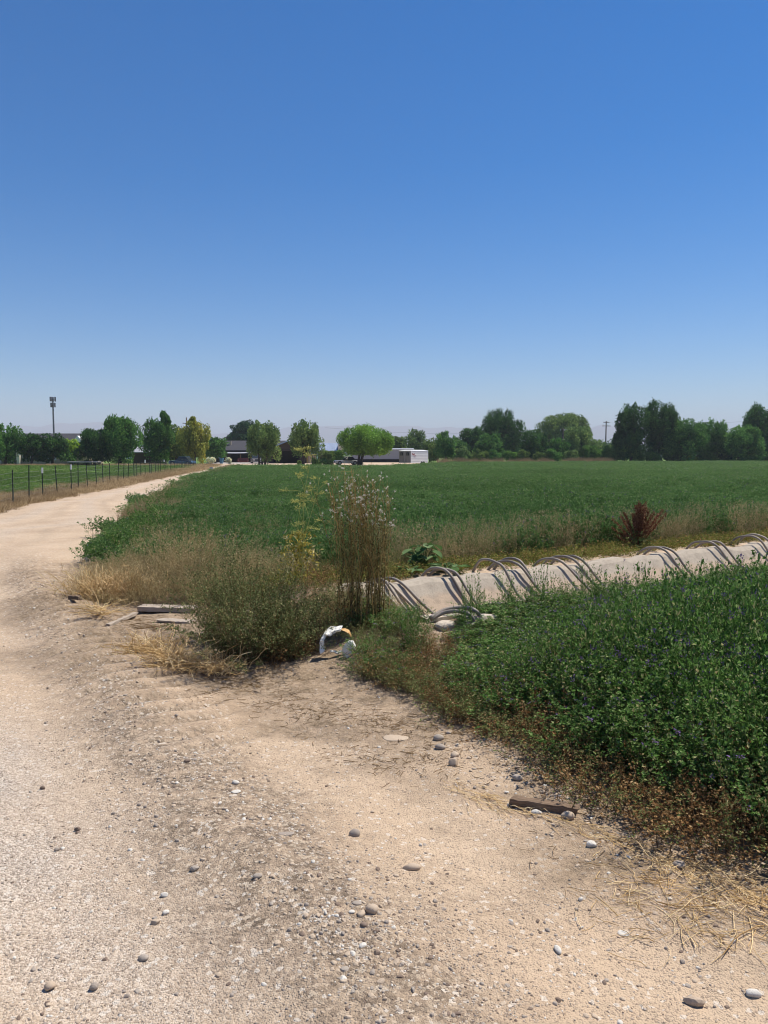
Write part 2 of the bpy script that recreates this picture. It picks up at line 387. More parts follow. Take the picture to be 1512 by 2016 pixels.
for u0_, w_0, k_0 in ((.5, .06, .28), (.93, .05, .32), (.06, .05, .3)): loose = loose+fr_*k_0*np.exp(-((uu+(fbm(yf*.25, xf*0, 2, 91)-.5)*.12-u0_)/w_0)**2)*(.3+1.2*fbm(xf*1.5, yf*.35, 3, 92))
lane = lane+fr_*.5*np.exp(-((uu-.28)/.1)**2)+fr_*.5*np.exp(-((uu-.72)/.1)**2)
loose = np.clip(loose, 0, 1); litter = np.clip(litter, 0, 1)
R, Cc = X.shape
idx = np.arange(R*Cc).reshape(R, Cc)
quads = np.stack([idx[:-1, :-1], idx[:-1, 1:], idx[1:, 1:], idx[1:, :-1]], -1).reshape(-1, 4)
cx, cy = xf[quads].mean(1), yf[quads].mean(1)
fld = in_poly(cx, cy, FIELD)
pst = (cx < left_of(ROAD_L, cx, cy)-.25) & (cy < 118) & (cy > 3)
pch = in_poly(cx, cy, PATCH)
bd, bs, ba = seg_dist(cx, cy, BAND)
rr = left_of([(p[0], p[1]) for p in BAND[:9]] + ROAD_R, cx, cy)
road = (~fld) & (~pst) & (cx < rr) & (cx >= left_of(ROAD_L, cx, cy)-.25) & (cy < 150) & (cy > -4)
def sub(name, mask, mat, label):
    q = quads[mask]; u, inv = np.unique(q, return_inverse=True)
    b = MB(); b.add(np.stack([xf[u], yf[u], zf[u]], 1), inv.reshape(q.shape), 0, None, True)
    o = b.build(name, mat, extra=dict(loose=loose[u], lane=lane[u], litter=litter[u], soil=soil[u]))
    return tag(o, label, name.replace('_', ' '), kind='structure')
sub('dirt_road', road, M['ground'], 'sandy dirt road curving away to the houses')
sub('pasture', pst, M['pasture'], 'green pasture behind the wire fence')
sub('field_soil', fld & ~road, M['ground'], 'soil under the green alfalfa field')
meadow = ~(road | pst | fld) & ((cy > 138) | ((cx > 9) & (cy > 126)) | ((cy > 118) & (cx < -30))) & ~((cx > -34) & (cx < 8) & (cy < 172))
sub('meadow', meadow, M['pasture'], 'rough meadow under the tree rows')
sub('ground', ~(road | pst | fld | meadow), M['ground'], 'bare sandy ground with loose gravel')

# ------------------------------------------------------------------ scattering (only for masses nobody could count)
def scatter(name, pts, rot, scl, idx, protos, label, cat):
    c = bpy.data.collections.new('kit_'+name)
    for i, p in enumerate(protos): p.name = 'k%02d_%s' % (i, name); c.objects.link(p)
    n = len(pts); me = bpy.data.meshes.new(name); me.vertices.add(n); me.vertices.foreach_set('co', np.asarray(pts, float).ravel())
    at = me.attributes.new('rot', 'FLOAT_VECTOR', 'POINT'); at.data.foreach_set('vector', np.asarray(rot, float).ravel())
    at = me.attributes.new('scl', 'FLOAT_VECTOR', 'POINT'); at.data.foreach_set('vector', np.asarray(scl, float).ravel())
    at = me.attributes.new('idx', 'INT', 'POINT'); at.data.foreach_set('value', np.asarray(idx, np.int32))
    o = bpy.data.objects.new(name, me); COL.objects.link(o); tag(o, label, cat, kind='stuff')
    g = bpy.data.node_groups.new('scatter_'+name, 'GeometryNodeTree')
    g.interface.new_socket('Geometry', in_out='INPUT', socket_type='NodeSocketGeometry'); g.interface.new_socket('Geometry', in_out='OUTPUT', socket_type='NodeSocketGeometry')
    gi = g.nodes.new('NodeGroupInput'); go = g.nodes.new('NodeGroupOutput'); ip = g.nodes.new('GeometryNodeInstanceOnPoints')
    ci = g.nodes.new('GeometryNodeCollectionInfo'); ci.inputs['Collection'].default_value = c; ci.inputs['Separate Children'].default_value = True; ci.inputs['Reset Children'].default_value = True
    def na(nm, ty):
        x = g.nodes.new('GeometryNodeInputNamedAttribute'); x.data_type = ty; x.inputs['Name'].default_value = nm; return x.outputs['Attribute']
    L = g.links.new
    L(gi.outputs[0], ip.inputs['Points']); L(ci.outputs[0], ip.inputs['Instance']); ip.inputs['Pick Instance'].default_value = True
    L(na('idx', 'INT'), ip.inputs['Instance Index']); L(na('rot', 'FLOAT_VECTOR'), ip.inputs['Rotation']); L(na('scl', 'FLOAT_VECTOR'), ip.inputs['Scale'])
    L(ip.outputs[0], go.inputs[0])
    md = o.modifiers.new('scatter', 'NODES'); md.node_group = g
    return o

def rdir(rng, n, up=.0):
    v = rng.normal(size=(n, 3)); v[:, 2] += up; return v/np.linalg.norm(v, axis=1, keepdims=True)

def clump(b, rng, c=(0, 0, 0), n=14, h=.6, rb=.1, lean=.45, nodes=12, ll=.02, lw=.011, t0=.15, stem_r=.0016, mats=(0, 1), side=.03, tri=3, hv=.25, curve=1.4, flower=None, az=None, azw=.0, topup=.3, rmean=None, K=6, bias=None):
    """a many-stemmed plant: arching stems carrying leaflets"""
    a = rng.uniform(0, 2*PI, n) if az is None else rng.normal(az, azw, n)
    r0 = rb*np.sqrt(rng.uniform(0, 1, n)); a0 = rng.uniform(0, 2*PI, n)
    th = np.abs(rng.normal(lean*.65, lean*.45, n)); hh = h*(1-hv*rng.uniform(0, 1, n)**1.3)
    t = np.linspace(0, 1, K)
    dx, dy = np.cos(a), np.sin(a)
    hor = (hh*np.sin(th))[:, None]*t[None]**curve; ver = (hh*np.cos(th))[:, None]*t[None]*(1-.12*t[None]**2*np.clip(th, 0, 1)[:, None])
    P = np.stack([c[0]+(r0*np.cos(a0))[:, None]+hor*dx[:, None], c[1]+(r0*np.sin(a0))[:, None]+hor*dy[:, None], c[2]+ver], 2)
    P[:, 1:] += rng.normal(0, .008*h, (n, K-1, 3))
    R = stem_r*(1-.65*t)[None]*rng.uniform(.7, 1.3, (n, 1))
    b.tubes(P, R, 3, mats[0], rng.uniform(0, 1, n))
    m = n*nodes
    si = np.repeat(np.arange(n), nodes); tt = t0+(1-t0)*rng.uniform(0, 1, m)**.8
    k = np.clip((tt*(K-1)).astype(int), 0, K-2); f = tt*(K-1)-k
    Q = P[si, k]*(1-f)[:, None]+P[si, k+1]*f[:, None]
    sdn = side*rng.uniform(0, 1, m)*(1.2-tt*.6)
    off = rdir(rng, m, .3); Q = Q+off*sdn[:, None]
    Q = np.repeat(Q, tri, 0); D = rdir(rng, m*tri, topup)+np.repeat(off, tri, 0)*.8
    N = rdir(rng, m*tri, 1.6)
    l = ll*rng.uniform(.45, 1.45, m*tri)
    rn = rng.uniform(0, 1, m*tri)
    if bias: rn = np.clip(rn*bias[1]+bias[0], 0, 1)
    b.leaves(Q, D, N, l, lw*l/ll, mats[1], rn)
    if flower:
        fm, nf, fs = flower; i = rng.integers(0, n, nf); Q = P[i, -1]+rng.normal(0, fs*1.2, (nf, 3))*[1, 1, .6]
        for _ in range(5):
            b.leaves(Q+rng.normal(0, fs*.4, (nf, 3)), rdir(rng, nf, 1), rdir(rng, nf), fs*rng.uniform(.6, 1.1, nf), fs*.6, fm)
    return P

rng = np.random.default_rng(7)
def protos(n, fn):
    r = []
    for i in range(n):
        b = MB(); mats = fn(b, np.random.default_rng(100+i), i); r.append(b.build('kit', mats, link=False))
    return r
def pfield(b, g, i):
    clump(b, g, n=20, h=.58, rb=.2, lean=.5, nodes=14, ll=.036, lw=.02, t0=.3, side=.05, tri=3, stem_r=.002, flower=(2, 5, .018) if i % 2 else None)
    return [M['alf_stem'], M['alf_far'], M['purple']]
def ppatch(b, g, i):
    clump(b, g, n=16, h=.56, rb=.13, lean=.5, nodes=20, ll=.02, lw=.0115, t0=.12, side=.04, tri=3, stem_r=.0021, flower=(2, 9, .011) if i < 4 else None)
    return [M['alf_stem'], M['alf_leaf'], M['purple']]
def pbrown(b, g, i):
    clump(b, g, n=12, h=.36, rb=.1, lean=.7, nodes=13, ll=.015, lw=.009, t0=.05, side=.04, tri=2, stem_r=.0014)
    return [M['brown_stem'], M['brown_leaf']]
def pbare(b, g, i):
    clump(b, g, n=9, h=.34, rb=.1, lean=.8, nodes=4, ll=.013, lw=.007, t0=.3, side=.03, tri=2, stem_r=.0013)
    return [M['brown_stem'], M['brown_leaf']]
def ptan(b, g, i):
    clump(b, g, n=16, h=.5, rb=.14, lean=.55, nodes=20, ll=.013, lw=.006, t0=.15, side=.05, tri=2, stem_r=.0014)
    return [M['tan_leaf'], M['tan_leaf']]
def pcover(b, g, i):
    clump(b, g, n=14, h=.2, rb=.16, lean=1.1, nodes=12, ll=.02, lw=.015, t0=.05, side=.04, tri=2, stem_r=.0012)
    return [M['brown_stem'], M['cover_leaf']]
def psage(b, g, i):
    clump(b, g, n=16, h=.42, rb=.13, lean=.65, nodes=18, ll=.014, lw=.007, t0=.08, side=.045, tri=2, stem_r=.0014)
    return [M['brown_stem'], M['sage_leaf']]
def blades(b, g, n, h, rb, mat=0, w=.004, lean=.6):
    a = g.uniform(0, 2*PI, n); th = np.abs(g.normal(lean*.6, lean*.4, n)); hh = h*g.uniform(.5, 1, n); t = np.linspace(0, 1, 4)
    r0 = rb*np.sqrt(g.uniform(0, 1, n)); a0 = g.uniform(0, 2*PI, n)
    hor = (hh*np.sin(th))[:, None]*t**1.6; ver = (hh*np.cos(th))[:, None]*t
    P = np.stack([(r0*np.cos(a0))[:, None]+hor*np.cos(a)[:, None], (r0*np.sin(a0))[:, None]+hor*np.sin(a)[:, None], ver], 2)
    b.tubes(P, np.broadcast_to(w*(1-.8*t), (n, 4)), 3, mat, g.uniform(0, 1, n))
def pgrass(b, g, i):
    blades(b, g, 110, .16, .3, 0, .005); return [M['green_grass']]
def pdgrass(b, g, i):
    blades(b, g, 110, .42, .3, 0, .0045, .7); return [M['dry_grass']]

def jitter_fill(x0, x1, y0, y1, sp, g):
    xs = np.arange(x0, x1, sp); ys = np.arange(y0, y1, sp); a, b = np.meshgrid(xs, ys)
    a = a.ravel()+g.uniform(-.5, .5, a.size)*sp; b = b.ravel()+g.uniform(-.5, .5, b.size)*sp
    return a, b
def inview(x, y, m=.68, pad=2.0): return np.abs(x) < m*y+pad
def make(name, parts, proto, label, cat, g, zoff=0.0):
    """parts: list of (x, y, sx, sz, idx)"""
    x = np.concatenate([p[0] for p in parts]); y = np.concatenate([p[1] for p in parts]); n = len(x)
    sx = np.concatenate([p[2] for p in parts]); sz = np.concatenate([p[3] for p in parts]); ix = np.concatenate([p[4] for p in parts])
    pts = np.stack([x, y, height(x, y)+zoff], 1)
    rot = np.stack([g.normal(0, .08, n), g.normal(0, .08, n), g.uniform(0, 2*PI, n)], 1)
    print(name, n)
    return scatter(name, pts, rot, np.stack([sx, sx, sz], 1), ix, proto, label, cat)

# --- alfalfa field
g = np.random.default_rng(11); parts = []
for (y0, y1, sp, sx, ) in ((8, 17, .21, .8), (17, 32, .34, 1.25), (32, 62, .55, 1.9), (62, 170, .95, 3.2)):
    xs_, ys_ = jitter_fill(-.7*y1-2, .7*y1+2, y0, y1, sp, g)
    ex = (fbm(xs_*.7, ys_*.5, 3, 33)-.5)*2.2; k = in_poly(xs_+ex, ys_, FIELD) & (xs_ > left_of(ROAD_R, xs_, ys_)-.5) & inview(xs_, ys_); xs_, ys_ = xs_[k], ys_[k]
    n = len(xs_); hgt = (.66+.55*fbm(xs_*.35, ys_*.35, 3, 5))*(.8+.5*vnoise(xs_*1.7, ys_*1.7, 6)*(ys_ < 40)+.15*(ys_ >= 40)); ed, _, _ = seg_dist(xs_, ys_, FIELD[:5]); hgt = hgt*(.62+.38*sstep(0, 1.5, ed))
    parts.append((xs_, ys_, sx*g.uniform(.85, 1.2, n), hgt*g.uniform(.85, 1.12, n), g.integers(0, 6, n)))
make('alfalfa_field', parts, protos(6, pfield), 'wide dark green alfalfa field reaching to the far tree line', 'alfalfa', g)

# --- near patch right of the dirt
g = np.random.default_rng(12)
xs_, ys_ = jitter_fill(0, 17, 1.5, 16, .115, g); k = in_poly(xs_, ys_, PATCH) & inview(xs_, ys_, .68, 3.0); xs_, ys_ = xs_[k], ys_[k]
de, se, _ = seg_dist(xs_, ys_, [p for p in PATCH[:9]]); s_, q_ = ditch_sq(xs_, ys_)
dn = -q_-DW
n = len(xs_); edge = de+(fbm(xs_*2, ys_*2, 2, 60)-.5)*.5
left = 1-sstep(.1, .9, xs_-.35-.45*(ys_-5.2)) * 1.0
u = g.uniform(0, 1, n)
pg = sstep(.12, .55, edge)
isg = u < pg
hs = (.55+.5*sstep(.1, .8, edge))*(.9+.35*fbm(xs_*1.2, ys_*1.2, 2, 61))*(.27+.73*sstep(.15, 2.3, dn))*(.5+.5*sstep(0, 1.5, xs_-.35))*np.where(g.uniform(0, 1, n) < .15, g.uniform(1.2, 1.6, n), 1.0)
pt = []
kk = isg; m_ = kk.sum(); pt.append((xs_[kk], ys_[kk], g.uniform(.85, 1.15, m_), hs[kk]*g.uniform(.9, 1.15, m_), g.integers(0, 6, m_)))
kk = (edge < .75) & (u < .95); m_ = kk.sum(); pt.append((xs_[kk]+g.normal(0, .05, m_), ys_[kk]+g.normal(0, .05, m_), g.uniform(.8, 1.2, m_), hs[kk]*g.uniform(.7, 1.3, m_), g.integers(6, 9, m_)))
kk = (edge < .3) & (u < .5); m_ = kk.sum(); pt.append((xs_[kk]+g.normal(0, .1, m_), ys_[kk]+g.normal(0, .1, m_), g.uniform(.7, 1.1, m_), g.uniform(.5, 1, m_), g.integers(9, 11, m_)))
# olive weeds mixed in towards the west end of the patch
kk = (g.uniform(0, 1, n) < .75*(1-sstep(.2, 1.6, xs_-.3))); m_ = kk.sum(); pt.append((xs_[kk]+g.normal(0, .04, m_), ys_[kk], g.uniform(.7, 1.1, m_), hs[kk]*g.uniform(.9, 1.5, m_), g.integers(11, 14, m_)))
tp = [(940, 1205), (962, 1196), (985, 1200), (1010, 1200), (1040, 1198), (1062, 1194), (1085, 1190), (1110, 1192), (1150, 1190), (1180, 1188), (1215, 1186), (1262, 1178), (1290, 1175), (1335, 1168), (1370, 1165), (1400, 1160), (1450, 1150), (905, 1228), (925, 1215), (820, 1250), (800, 1262)]
tx = np.array([G(a_, b_+8, .2)[0] for a_, b_ in tp]); ty = np.array([G(a_, b_+8, .2)[1] for a_, b_ in tp]); tx = np.concatenate([tx, tx+.06]); ty = np.concatenate([ty, ty-.1]); m_ = len(tx)
pt.append((tx, ty, g.uniform(.3, .5, m_), g.uniform(.4, .95, m_), g.integers(0, 6, m_)))
make('alfalfa_patch', pt, protos(6, ppatch)+protos(3, pbrown)+protos(2, pbare)+protos(3, psage), 'tall green alfalfa patch with purple blossom beside the dirt, brown at its edge', 'alfalfa', g)

# --- verge weeds on the far bank and beside the road
g = np.random.default_rng(13); pt = []
xs_, ys_ = jitter_fill(-6, 26, 6, 30, .17, g); s_, q_ = ditch_sq(xs_, ys_)
nz = fbm(xs_*.8, ys_*.8, 3, 70); infield = in_poly(xs_, ys_, FIELD)
k = (s_ > -1.4) & (q_ > .35) & (q_ < 2.4) & ~infield & inview(xs_, ys_) & (q_ > .35+(nz-.5)*.9)
m_ = k.sum(); pt.append((xs_[k], ys_[k], g.uniform(.8, 1.3, m_), g.uniform(.5, 1.0, m_), g.integers(0, 3, m_)))
k = (s_ > .9) & (q_ > 1.15+(nz-.5)*.8) & (q_ < 3.4) & inview(xs_, ys_) & (g.uniform(0, 1, len(xs_)) < .5+.6*(nz > .5))
k &= np.hypot(xs_-3.9, ys_-11.6) > .6; m_ = k.sum(); pt.append((xs_[k], ys_[k], g.uniform(.9, 1.3, m_), g.uniform(1.0, 1.6, m_), g.integers(3, 6, m_)))
k = (s_ > .6) & (q_ > 1.2) & (q_ < 3.2) & inview(xs_, ys_) & (g.uniform(0, 1, len(xs_)) < .35) & (np.hypot(xs_-4.05, ys_-11.5) > .5)
m_ = k.sum(); pt.append((xs_[k], ys_[k], g.uniform(.9, 1.3, m_), g.uniform(.8, 1.2, m_), g.integers(6, 9, m_)))
k = (s_ > -1.6) & (s_ < 1.2) & (q_ > .9+(nz-.5)*.8) & (q_ < 2.4) & inview(xs_, ys_) & (g.uniform(0, 1, len(xs_)) < .5)
m_ = k.sum(); pt.append((xs_[k], ys_[k], g.uniform(.7, 1.1, m_), g.uniform(.6, .95, m_), g.integers(6, 9, m_)))
make('bank_weeds', pt, protos(3, pcover)+protos(3, ptan)+protos(3, psage), 'low yellow-green and straw-coloured weeds along the far bank of the ditch', 'weeds', g)

# --- weeds between the road bend and the ditch
g = np.random.default_rng(14); pt = []
def area(poly, sp, sx, sz, lo, hi, dens=1.0):
    P = GP(poly); X_ = [p[0] for p in P]; Y_ = [p[1] for p in P]
    xs_, ys_ = jitter_fill(min(X_), max(X_), min(Y_), max(Y_), sp, g); k = in_poly(xs_, ys_, P) & (g.uniform(0, 1, len(xs_)) < dens)
    m_ = k.sum(); pt.append((xs_[k], ys_[k], g.uniform(.8, 1.2, m_)*sx, g.uniform(.7, 1.15, m_)*sz, g.integers(lo, hi, m_)))
area([(700, 1338), (830, 1368), (845, 1330), (815, 1250), (720, 1235), (640, 1235), (620, 1265), (700, 1290)], .11, .8, .34, 0, 3)      # sage weeds before the ditch
area([(700, 1338), (830, 1368), (845, 1330), (815, 1250), (720, 1235)], .2, .7, .34, 9, 12)
area([(700, 1338), (830, 1378), (900, 1425), (945, 1420), (900, 1310), (850, 1300), (840, 1330)], .11, .8, .5, 0, 3)
area([(700, 1338), (830, 1378), (900, 1425), (945, 1420), (900, 1310), (850, 1300)], .13, .8, .6, 6, 9)
area([(600, 1270), (700, 1270), (830, 1255), (830, 1225), (700, 1220), (600, 1225)], .12, .8, .5, 0, 9)
area([(560, 1325), (640, 1290), (640, 1235), (540, 1230), (500, 1300)], .13, .8, .6, 6, 9)
area([(330, 1200), (480, 1200), (590, 1180), (640, 1150), (560, 1095), (330, 1100), (240, 1125), (190, 1165)], .15, .95, .95, 3, 6, .9)   # tan weeds
area([(250, 1110), (440, 1100), (560, 1090), (540, 1050), (330, 1050)], .17, 1.0, 1.1, 3, 6, .75)
area([(170, 1120), (215, 1118), (330, 1190), (200, 1200), (140, 1180)], .15, .9, .45, 3, 6, .8)
area([(480, 1150), (650, 1140), (650, 1090), (500, 1090)], .2, 1.0, .95, 0, 3, .8)
area([(590, 1235), (660, 1235), (660, 1150), (590, 1150)], .17, .9, .8, 6, 9, .6)
make('verge_weeds', pt, protos(3, psage)+protos(3, ptan)+protos(3, pbrown)+protos(3, ppatch), 'dry tan and sage-green weeds between the road bend and the ditch', 'weeds', g)

# --- pasture grass and dry grass along the fence and field edge
g = np.random.default_rng(15); pt = []
for y0, y1, sp, sx in ((12, 35, .38, 1), (35, 70, .8, 2), (70, 120, 1.5, 3.4)):
    xs_, ys_ = jitter_fill(-.72*y1-2, -6, y0, y1, sp, g); e = left_of(ROAD_L, xs_, ys_)-xs_; k = (e > 1.6+2*fbm(xs_*.5, ys_*.5, 2, 80)) & inview(xs_, ys_, .62, 1)
    m_ = k.sum(); pt.append((xs_[k], ys_[k], sx*g.uniform(.8, 1.3, m_), g.uniform(.7, 1.3, m_), g.integers(0, 3, m_)))
make('pasture_grass', pt, protos(3, pgrass), 'short green grass of the pasture behind the wire fence', 'grass', g)
pt = []
for y0, y1, sp, sx in ((12, 35, .33, 1), (35, 75, .6, 1.6), (75, 125, 1.0, 2.6)):
    xs_, ys_ = jitter_fill(-.6*y1-2, -6, y0, y1, sp, g); e = left_of(ROAD_L, xs_, ys_)-xs_; k = (e > .15) & (e < 3.4*fbm(xs_*.4, ys_*.4, 2, 81)+.9) & inview(xs_, ys_, .62, 1)
    m_ = k.sum(); pt.append((xs_[k], ys_[k], sx*g.uniform(.8, 1.3, m_), g.uniform(.3, .8, m_), g.integers(0, 3, m_)))
# dry fringe where the field meets the road, further up
for t in np.linspace(0, 1, 330):
    p0, p1 = (np.array(ROAD_R[0]), np.array(ROAD_R[2])) if t < .7 else (np.array(ROAD_R[3]), np.array(ROAD_R[2])+[.4, 0])
    t = t/.7 if t < .7 else (1-t)/.3; p = p0*(1-t)+p1*t
    pt.append((np.array([p[0]+g.uniform(-.1, 1.1)]), np.array([p[1]+g.uniform(-.3, .3)]), np.array([g.uniform(.8, 1.5)]), np.array([g.uniform(.7, 1.5)]), g.integers(0, 3, 1)))
xs_ = g.uniform(-60, -26, 260); ys_ = 117+g.uniform(-2, 2, 260); pt.append((xs_, ys_, np.full(260, 2.2), np.full(260, .9), g.integers(0, 3, 260)))
for a_, b_, c_ in ((10, 31, 141), (34, 42, 143)):
    xs_ = g.uniform(a_, b_, 130); ys_ = c_+g.uniform(-2.5, 2, 130)-(np.abs(xs_-a_)*0); pt.append((xs_, ys_, g.uniform(1.5, 3, 130), g.uniform(1.5, 3.6, 130), g.integers(0, 3, 130)))
make('dry_verge_grass', pt, protos(3, pdgrass), 'dry tan grass along the fence line and the field edges', 'grass', g)

# ------------------------------------------------------------------ gravel and stones
def pebble_verts(g, r=(1, .8, .6), rough=.12):
    t = (1+5**.5)/2
    V = np.array([(-1, t, 0), (1, t, 0), (-1, -t, 0), (1, -t, 0), (0, -1, t), (0, 1, t), (0, -1, -t), (0, 1, -t), (t, 0, -1), (t, 0, 1), (-t, 0, -1), (-t, 0, 1)], float)
    V /= np.linalg.norm(V[0])
    Fc = [(0, 11, 5), (0, 5, 1), (0, 1, 7), (0, 7, 10), (0, 10, 11), (1, 5, 9), (5, 11, 4), (11, 10, 2), (10, 7, 6), (7, 1, 8), (3, 9, 4), (3, 4, 2), (3, 2, 6), (3, 6, 8), (3, 8, 9), (4, 9, 5), (2, 4, 11), (6, 2, 10), (8, 6, 7), (9, 8, 1)]
    V = [tuple(v) for v in V]
    def subdiv(V, Fc):
        V = list(V); cache = {}
        def mid(a, b):
            k = (min(a, b), max(a, b))
            if k not in cache:
                m = np.array(V[a])+np.array(V[b]); m /= np.linalg.norm(m); cache[k] = len(V); V.append(tuple(m))
            return cache[k]
        o = []
        for a, b, c in Fc:
            ab, bc, ca = mid(a, b), mid(b, c), mid(c, a); o += [(a, ab, ca), (b, bc, ab), (c, ca, bc), (ab, bc, ca)]
        return V, o
    return V, Fc, subdiv
def pebble(b, g, c=(0, 0, 0), r=(1, .8, .6), rough=.12, lev=1, rz=0, mat=0, rnd=None, cut=True, smooth=True):
    V, Fc, sd2 = pebble_verts(g)
    for _ in range(lev): V, Fc = sd2(V, Fc)
    V = np.array(V); k = g.normal(size=(5, 3))
    dsp = sum(np.sin(V@k[i]*1.7+i)*rough/(1+i*.5) for i in range(5)); V = V*(1+dsp*.6)[:, None]
    if cut:
        for _ in range(3):
            nn = rdir(g, 1)[0]; d = V@nn; lim = g.uniform(.6, .85); V = V-np.clip(d-lim, 0, None)[:, None]*nn*.85
    V = V*np.array(r); ca, sa = math.cos(rz), math.sin(rz)
    V = V @ np.array([[ca, sa, 0], [-sa, ca, 0], [0, 0, 1]])+np.array(c)
    b.add(V, Fc, mat, g.uniform(0, 1) if rnd is None else rnd, lev > 1 and smooth)
def stonemat(name, a, b_):
    t = NT(name); c = t.mix(t.noise(25, 4, .7), a, b_); spk = t.math('GREATER_THAN', t.noise(220, 2), .63); c = t.mix(t.math('MULTIPLY', spk, .35), c, (.12, .10, .09))
    return t.done(t.principled(c, .75, 0, .3, t.bump(t.noise(120, 4), .3, .004)))
M['st_tan'] = stonemat('tan_stone', (.38, .28, .20), (.52, .42, .31)); M['st_grey'] = stonemat('grey_stone', (.25, .205, .165), (.38, .32, .265))
M['st_white'] = stonemat('pale_stone', (.50, .46, .40), (.66, .62, .55)); M['st_blue'] = stonemat('blue_grey_stone', (.27, .225, .18), (.42, .36, .30)); M['st_dark'] = stonemat('dark_stone', (.13, .09, .065), (.25, .18, .135))
SM = [M['st_tan'], M['st_grey'], M['st_white'], M['st_blue'], M['st_dark']]
def ppeb(b, g, i):
    pebble(b, g, (0, 0, -.05), (1, g.uniform(.6, .95), g.uniform(.5, .8)), .22, 1, 0); return [[M['st_tan'], M['st_tan'], M['st_grey'], M['st_dark'], M['st_white'], M['st_grey'], M['st_tan'], M['st_blue'], M['st_dark'], M['st_tan']][i]]
g = np.random.default_rng(16)
N = 240000; ya = 1.7+8.5*g.uniform(0, 1, N)**1.35; xa = g.uniform(-1, 1, N)*(ya*.62+.4)
dd_, _, _ = seg_dist(xa, ya, BAND); dw_, sw_, _ = seg_dist(xa, ya, WEED_EDGE); dl_, _, _ = seg_dist(xa, ya, LANE)
pr = .22+.9*np.exp(-(dd_/.35)**2)+.25*np.exp(-((dw_-.1)/.5)**2)+.25*np.exp(-(dl_/.5)**2)
pr *= .35+1.3*sstep(.35, .7, fbm(xa*2.3, ya*2.3, 3, 90))
s_, q_ = ditch_sq(xa, ya)
k = (g.uniform(0, 1, N) < pr*.62) & ~((sw_ > 0) & (dw_ > .25)) & ~((q_ > -DW-.1) & (q_ < .1) & (s_ > DS0))
xa, ya = xa[k], ya[k]; n = len(xa); r = .0023*np.exp(g.normal(0, .62, n)); r = np.clip(r, .0012, .0115)
r *= 1+.25*np.exp(-(dd_[k]/.3)**2)
print('gravel', n)
scatter('gravel', np.stack([xa, ya, height(xa, ya)], 1), np.stack([g.normal(0, .2, n), g.normal(0, .2, n), g.uniform(0, 6.28, n)], 1), np.stack([r, r, r], 1), g.integers(0, 10, n), protos(10, ppeb), 'small loose gravel and clods strewn over the dirt', 'gravel')

def stone(px, py, wpx, asp, hh, rz, mat, label, group=None, sink=.42, rough=.11, lev=2, seed=None):
    p = G(px, py); g = np.random.default_rng(int(px*7+py) if seed is None else seed)
    D = np.linalg.norm(p-np.array([0, 0, H0])); a = wpx/2/F*D; z = float(height(p[0], p[1]))
    b = MB(); pebble(b, g, (0, 0, 0), (a, a*asp, a*hh), rough, lev, rz, 0, None, rough > .1)
    o = b.build('stone', M[mat]); o.location = (p[0], p[1], z+a*hh*(1-sink)); tag(o, label, 'stone', group)
    return o
stone(698, 1648, 19, .85, .85, .3, 'st_grey', 'grey egg-shaped stone standing alone on open dirt, casting a dark shadow')
stone(809, 1716, 34, .45, .35, .05, 'st_tan', 'flat oblong cream stone lying alone on the open dirt below the grey egg-shaped one')
stone(1116, 1614, 24, .75, .7, -.3, 'st_tan', 'rounded tan stone against the lower end of the wooden board')
stone(1056, 1603, 20, .6, .45, 0, 'st_white', 'pale flat stone half under the middle of the wooden board')
stone(1003, 1588, 10, .9, .9, 0, 'st_white', 'small cream pebble at the upper end of the wooden board')
stone(1019, 1535, 20, .65, .6, -.6, 'st_blue', 'blue-grey and white stone in the pebbles above the wooden board')
stone(864, 1455, 22, .8, .6, .5, 'st_blue', 'blue-grey stone, topmost of the group beside the dead weeds')
stone(867, 1472, 20, .75, .55, -.4, 'st_grey', 'rounded grey stone just below the blue-grey one in the group beside the dead weeds')
stone(893, 1504, 16, 1.2, 1.0, 1.2, 'st_tan', 'upright brown stone sunk in the dirt below the group of grey stones', rough=.12)
stone(896, 1490, 17, .9, .7, .8, 'st_tan', 'tan angular stone directly behind the upright brown one', rough=.12)
stone(1164, 1672, 21, .75, .6, .1, 'st_white', 'white angular stone on dirt below the wooden board', rough=.16, lev=1)
stone(1335, 1717, 19, 1.3, .6, -.9, 'st_grey', 'pale oval pebble lying at the edge of the loose straw')
stone(1098, 1877, 11, 1.9, .9, .1, 'st_white', 'narrow pale stone standing on edge near the bottom of the dirt')
stone(1228, 1839, 20, .9, .2, 0, 'st_white', 'flat round cream stone pressed level with the dirt', sink=.5)
stone(1366, 1976, 32, .5, .45, -.2, 'st_tan', 'long tan angular stone near the bottom edge of the dirt', rough=.16, lev=1)
stone(1483, 1962, 26, .6, .5, 0, 'st_white', 'broad pale stone by the bottom corner of the dirt', sink=.5)
stone(733, 1822, 23, .85, .75, .2, 'st_tan', 'round brown-grey cobble on the loose gravel band, biggest of its gravel')
stone(711, 1830, 17, .8, .6, 1, 'st_tan', 'tan cobble touching the side of the round brown-grey cobble')
stone(703, 1806, 18, .8, .25, 0, 'st_grey', 'flat grey stone pressed into the gravel above the round cobble', sink=.5)
stone(716, 1852, 13, .8, .6, 0, 'st_dark', 'dark stone just below the round brown-grey cobble')
stone(283, 1879, 19, .75, .5, -.2, 'st_blue', 'smooth pale grey oval pebble alone on the fine grey gravel')
stone(98, 1930, 17, .9, .8, 0, 'st_tan', 'round brown pebble on fine gravel by the lower road side')
stone(185, 1929, 14, .9, .8, .5, 'st_grey', 'grey angular pebble in a row of stones on fine gravel', rough=.15, lev=1)
stone(153, 1636, 11, .8, .7, .3, 'st_dark', 'dark pointed clod alone on the wheel track', rough=.18, lev=1)
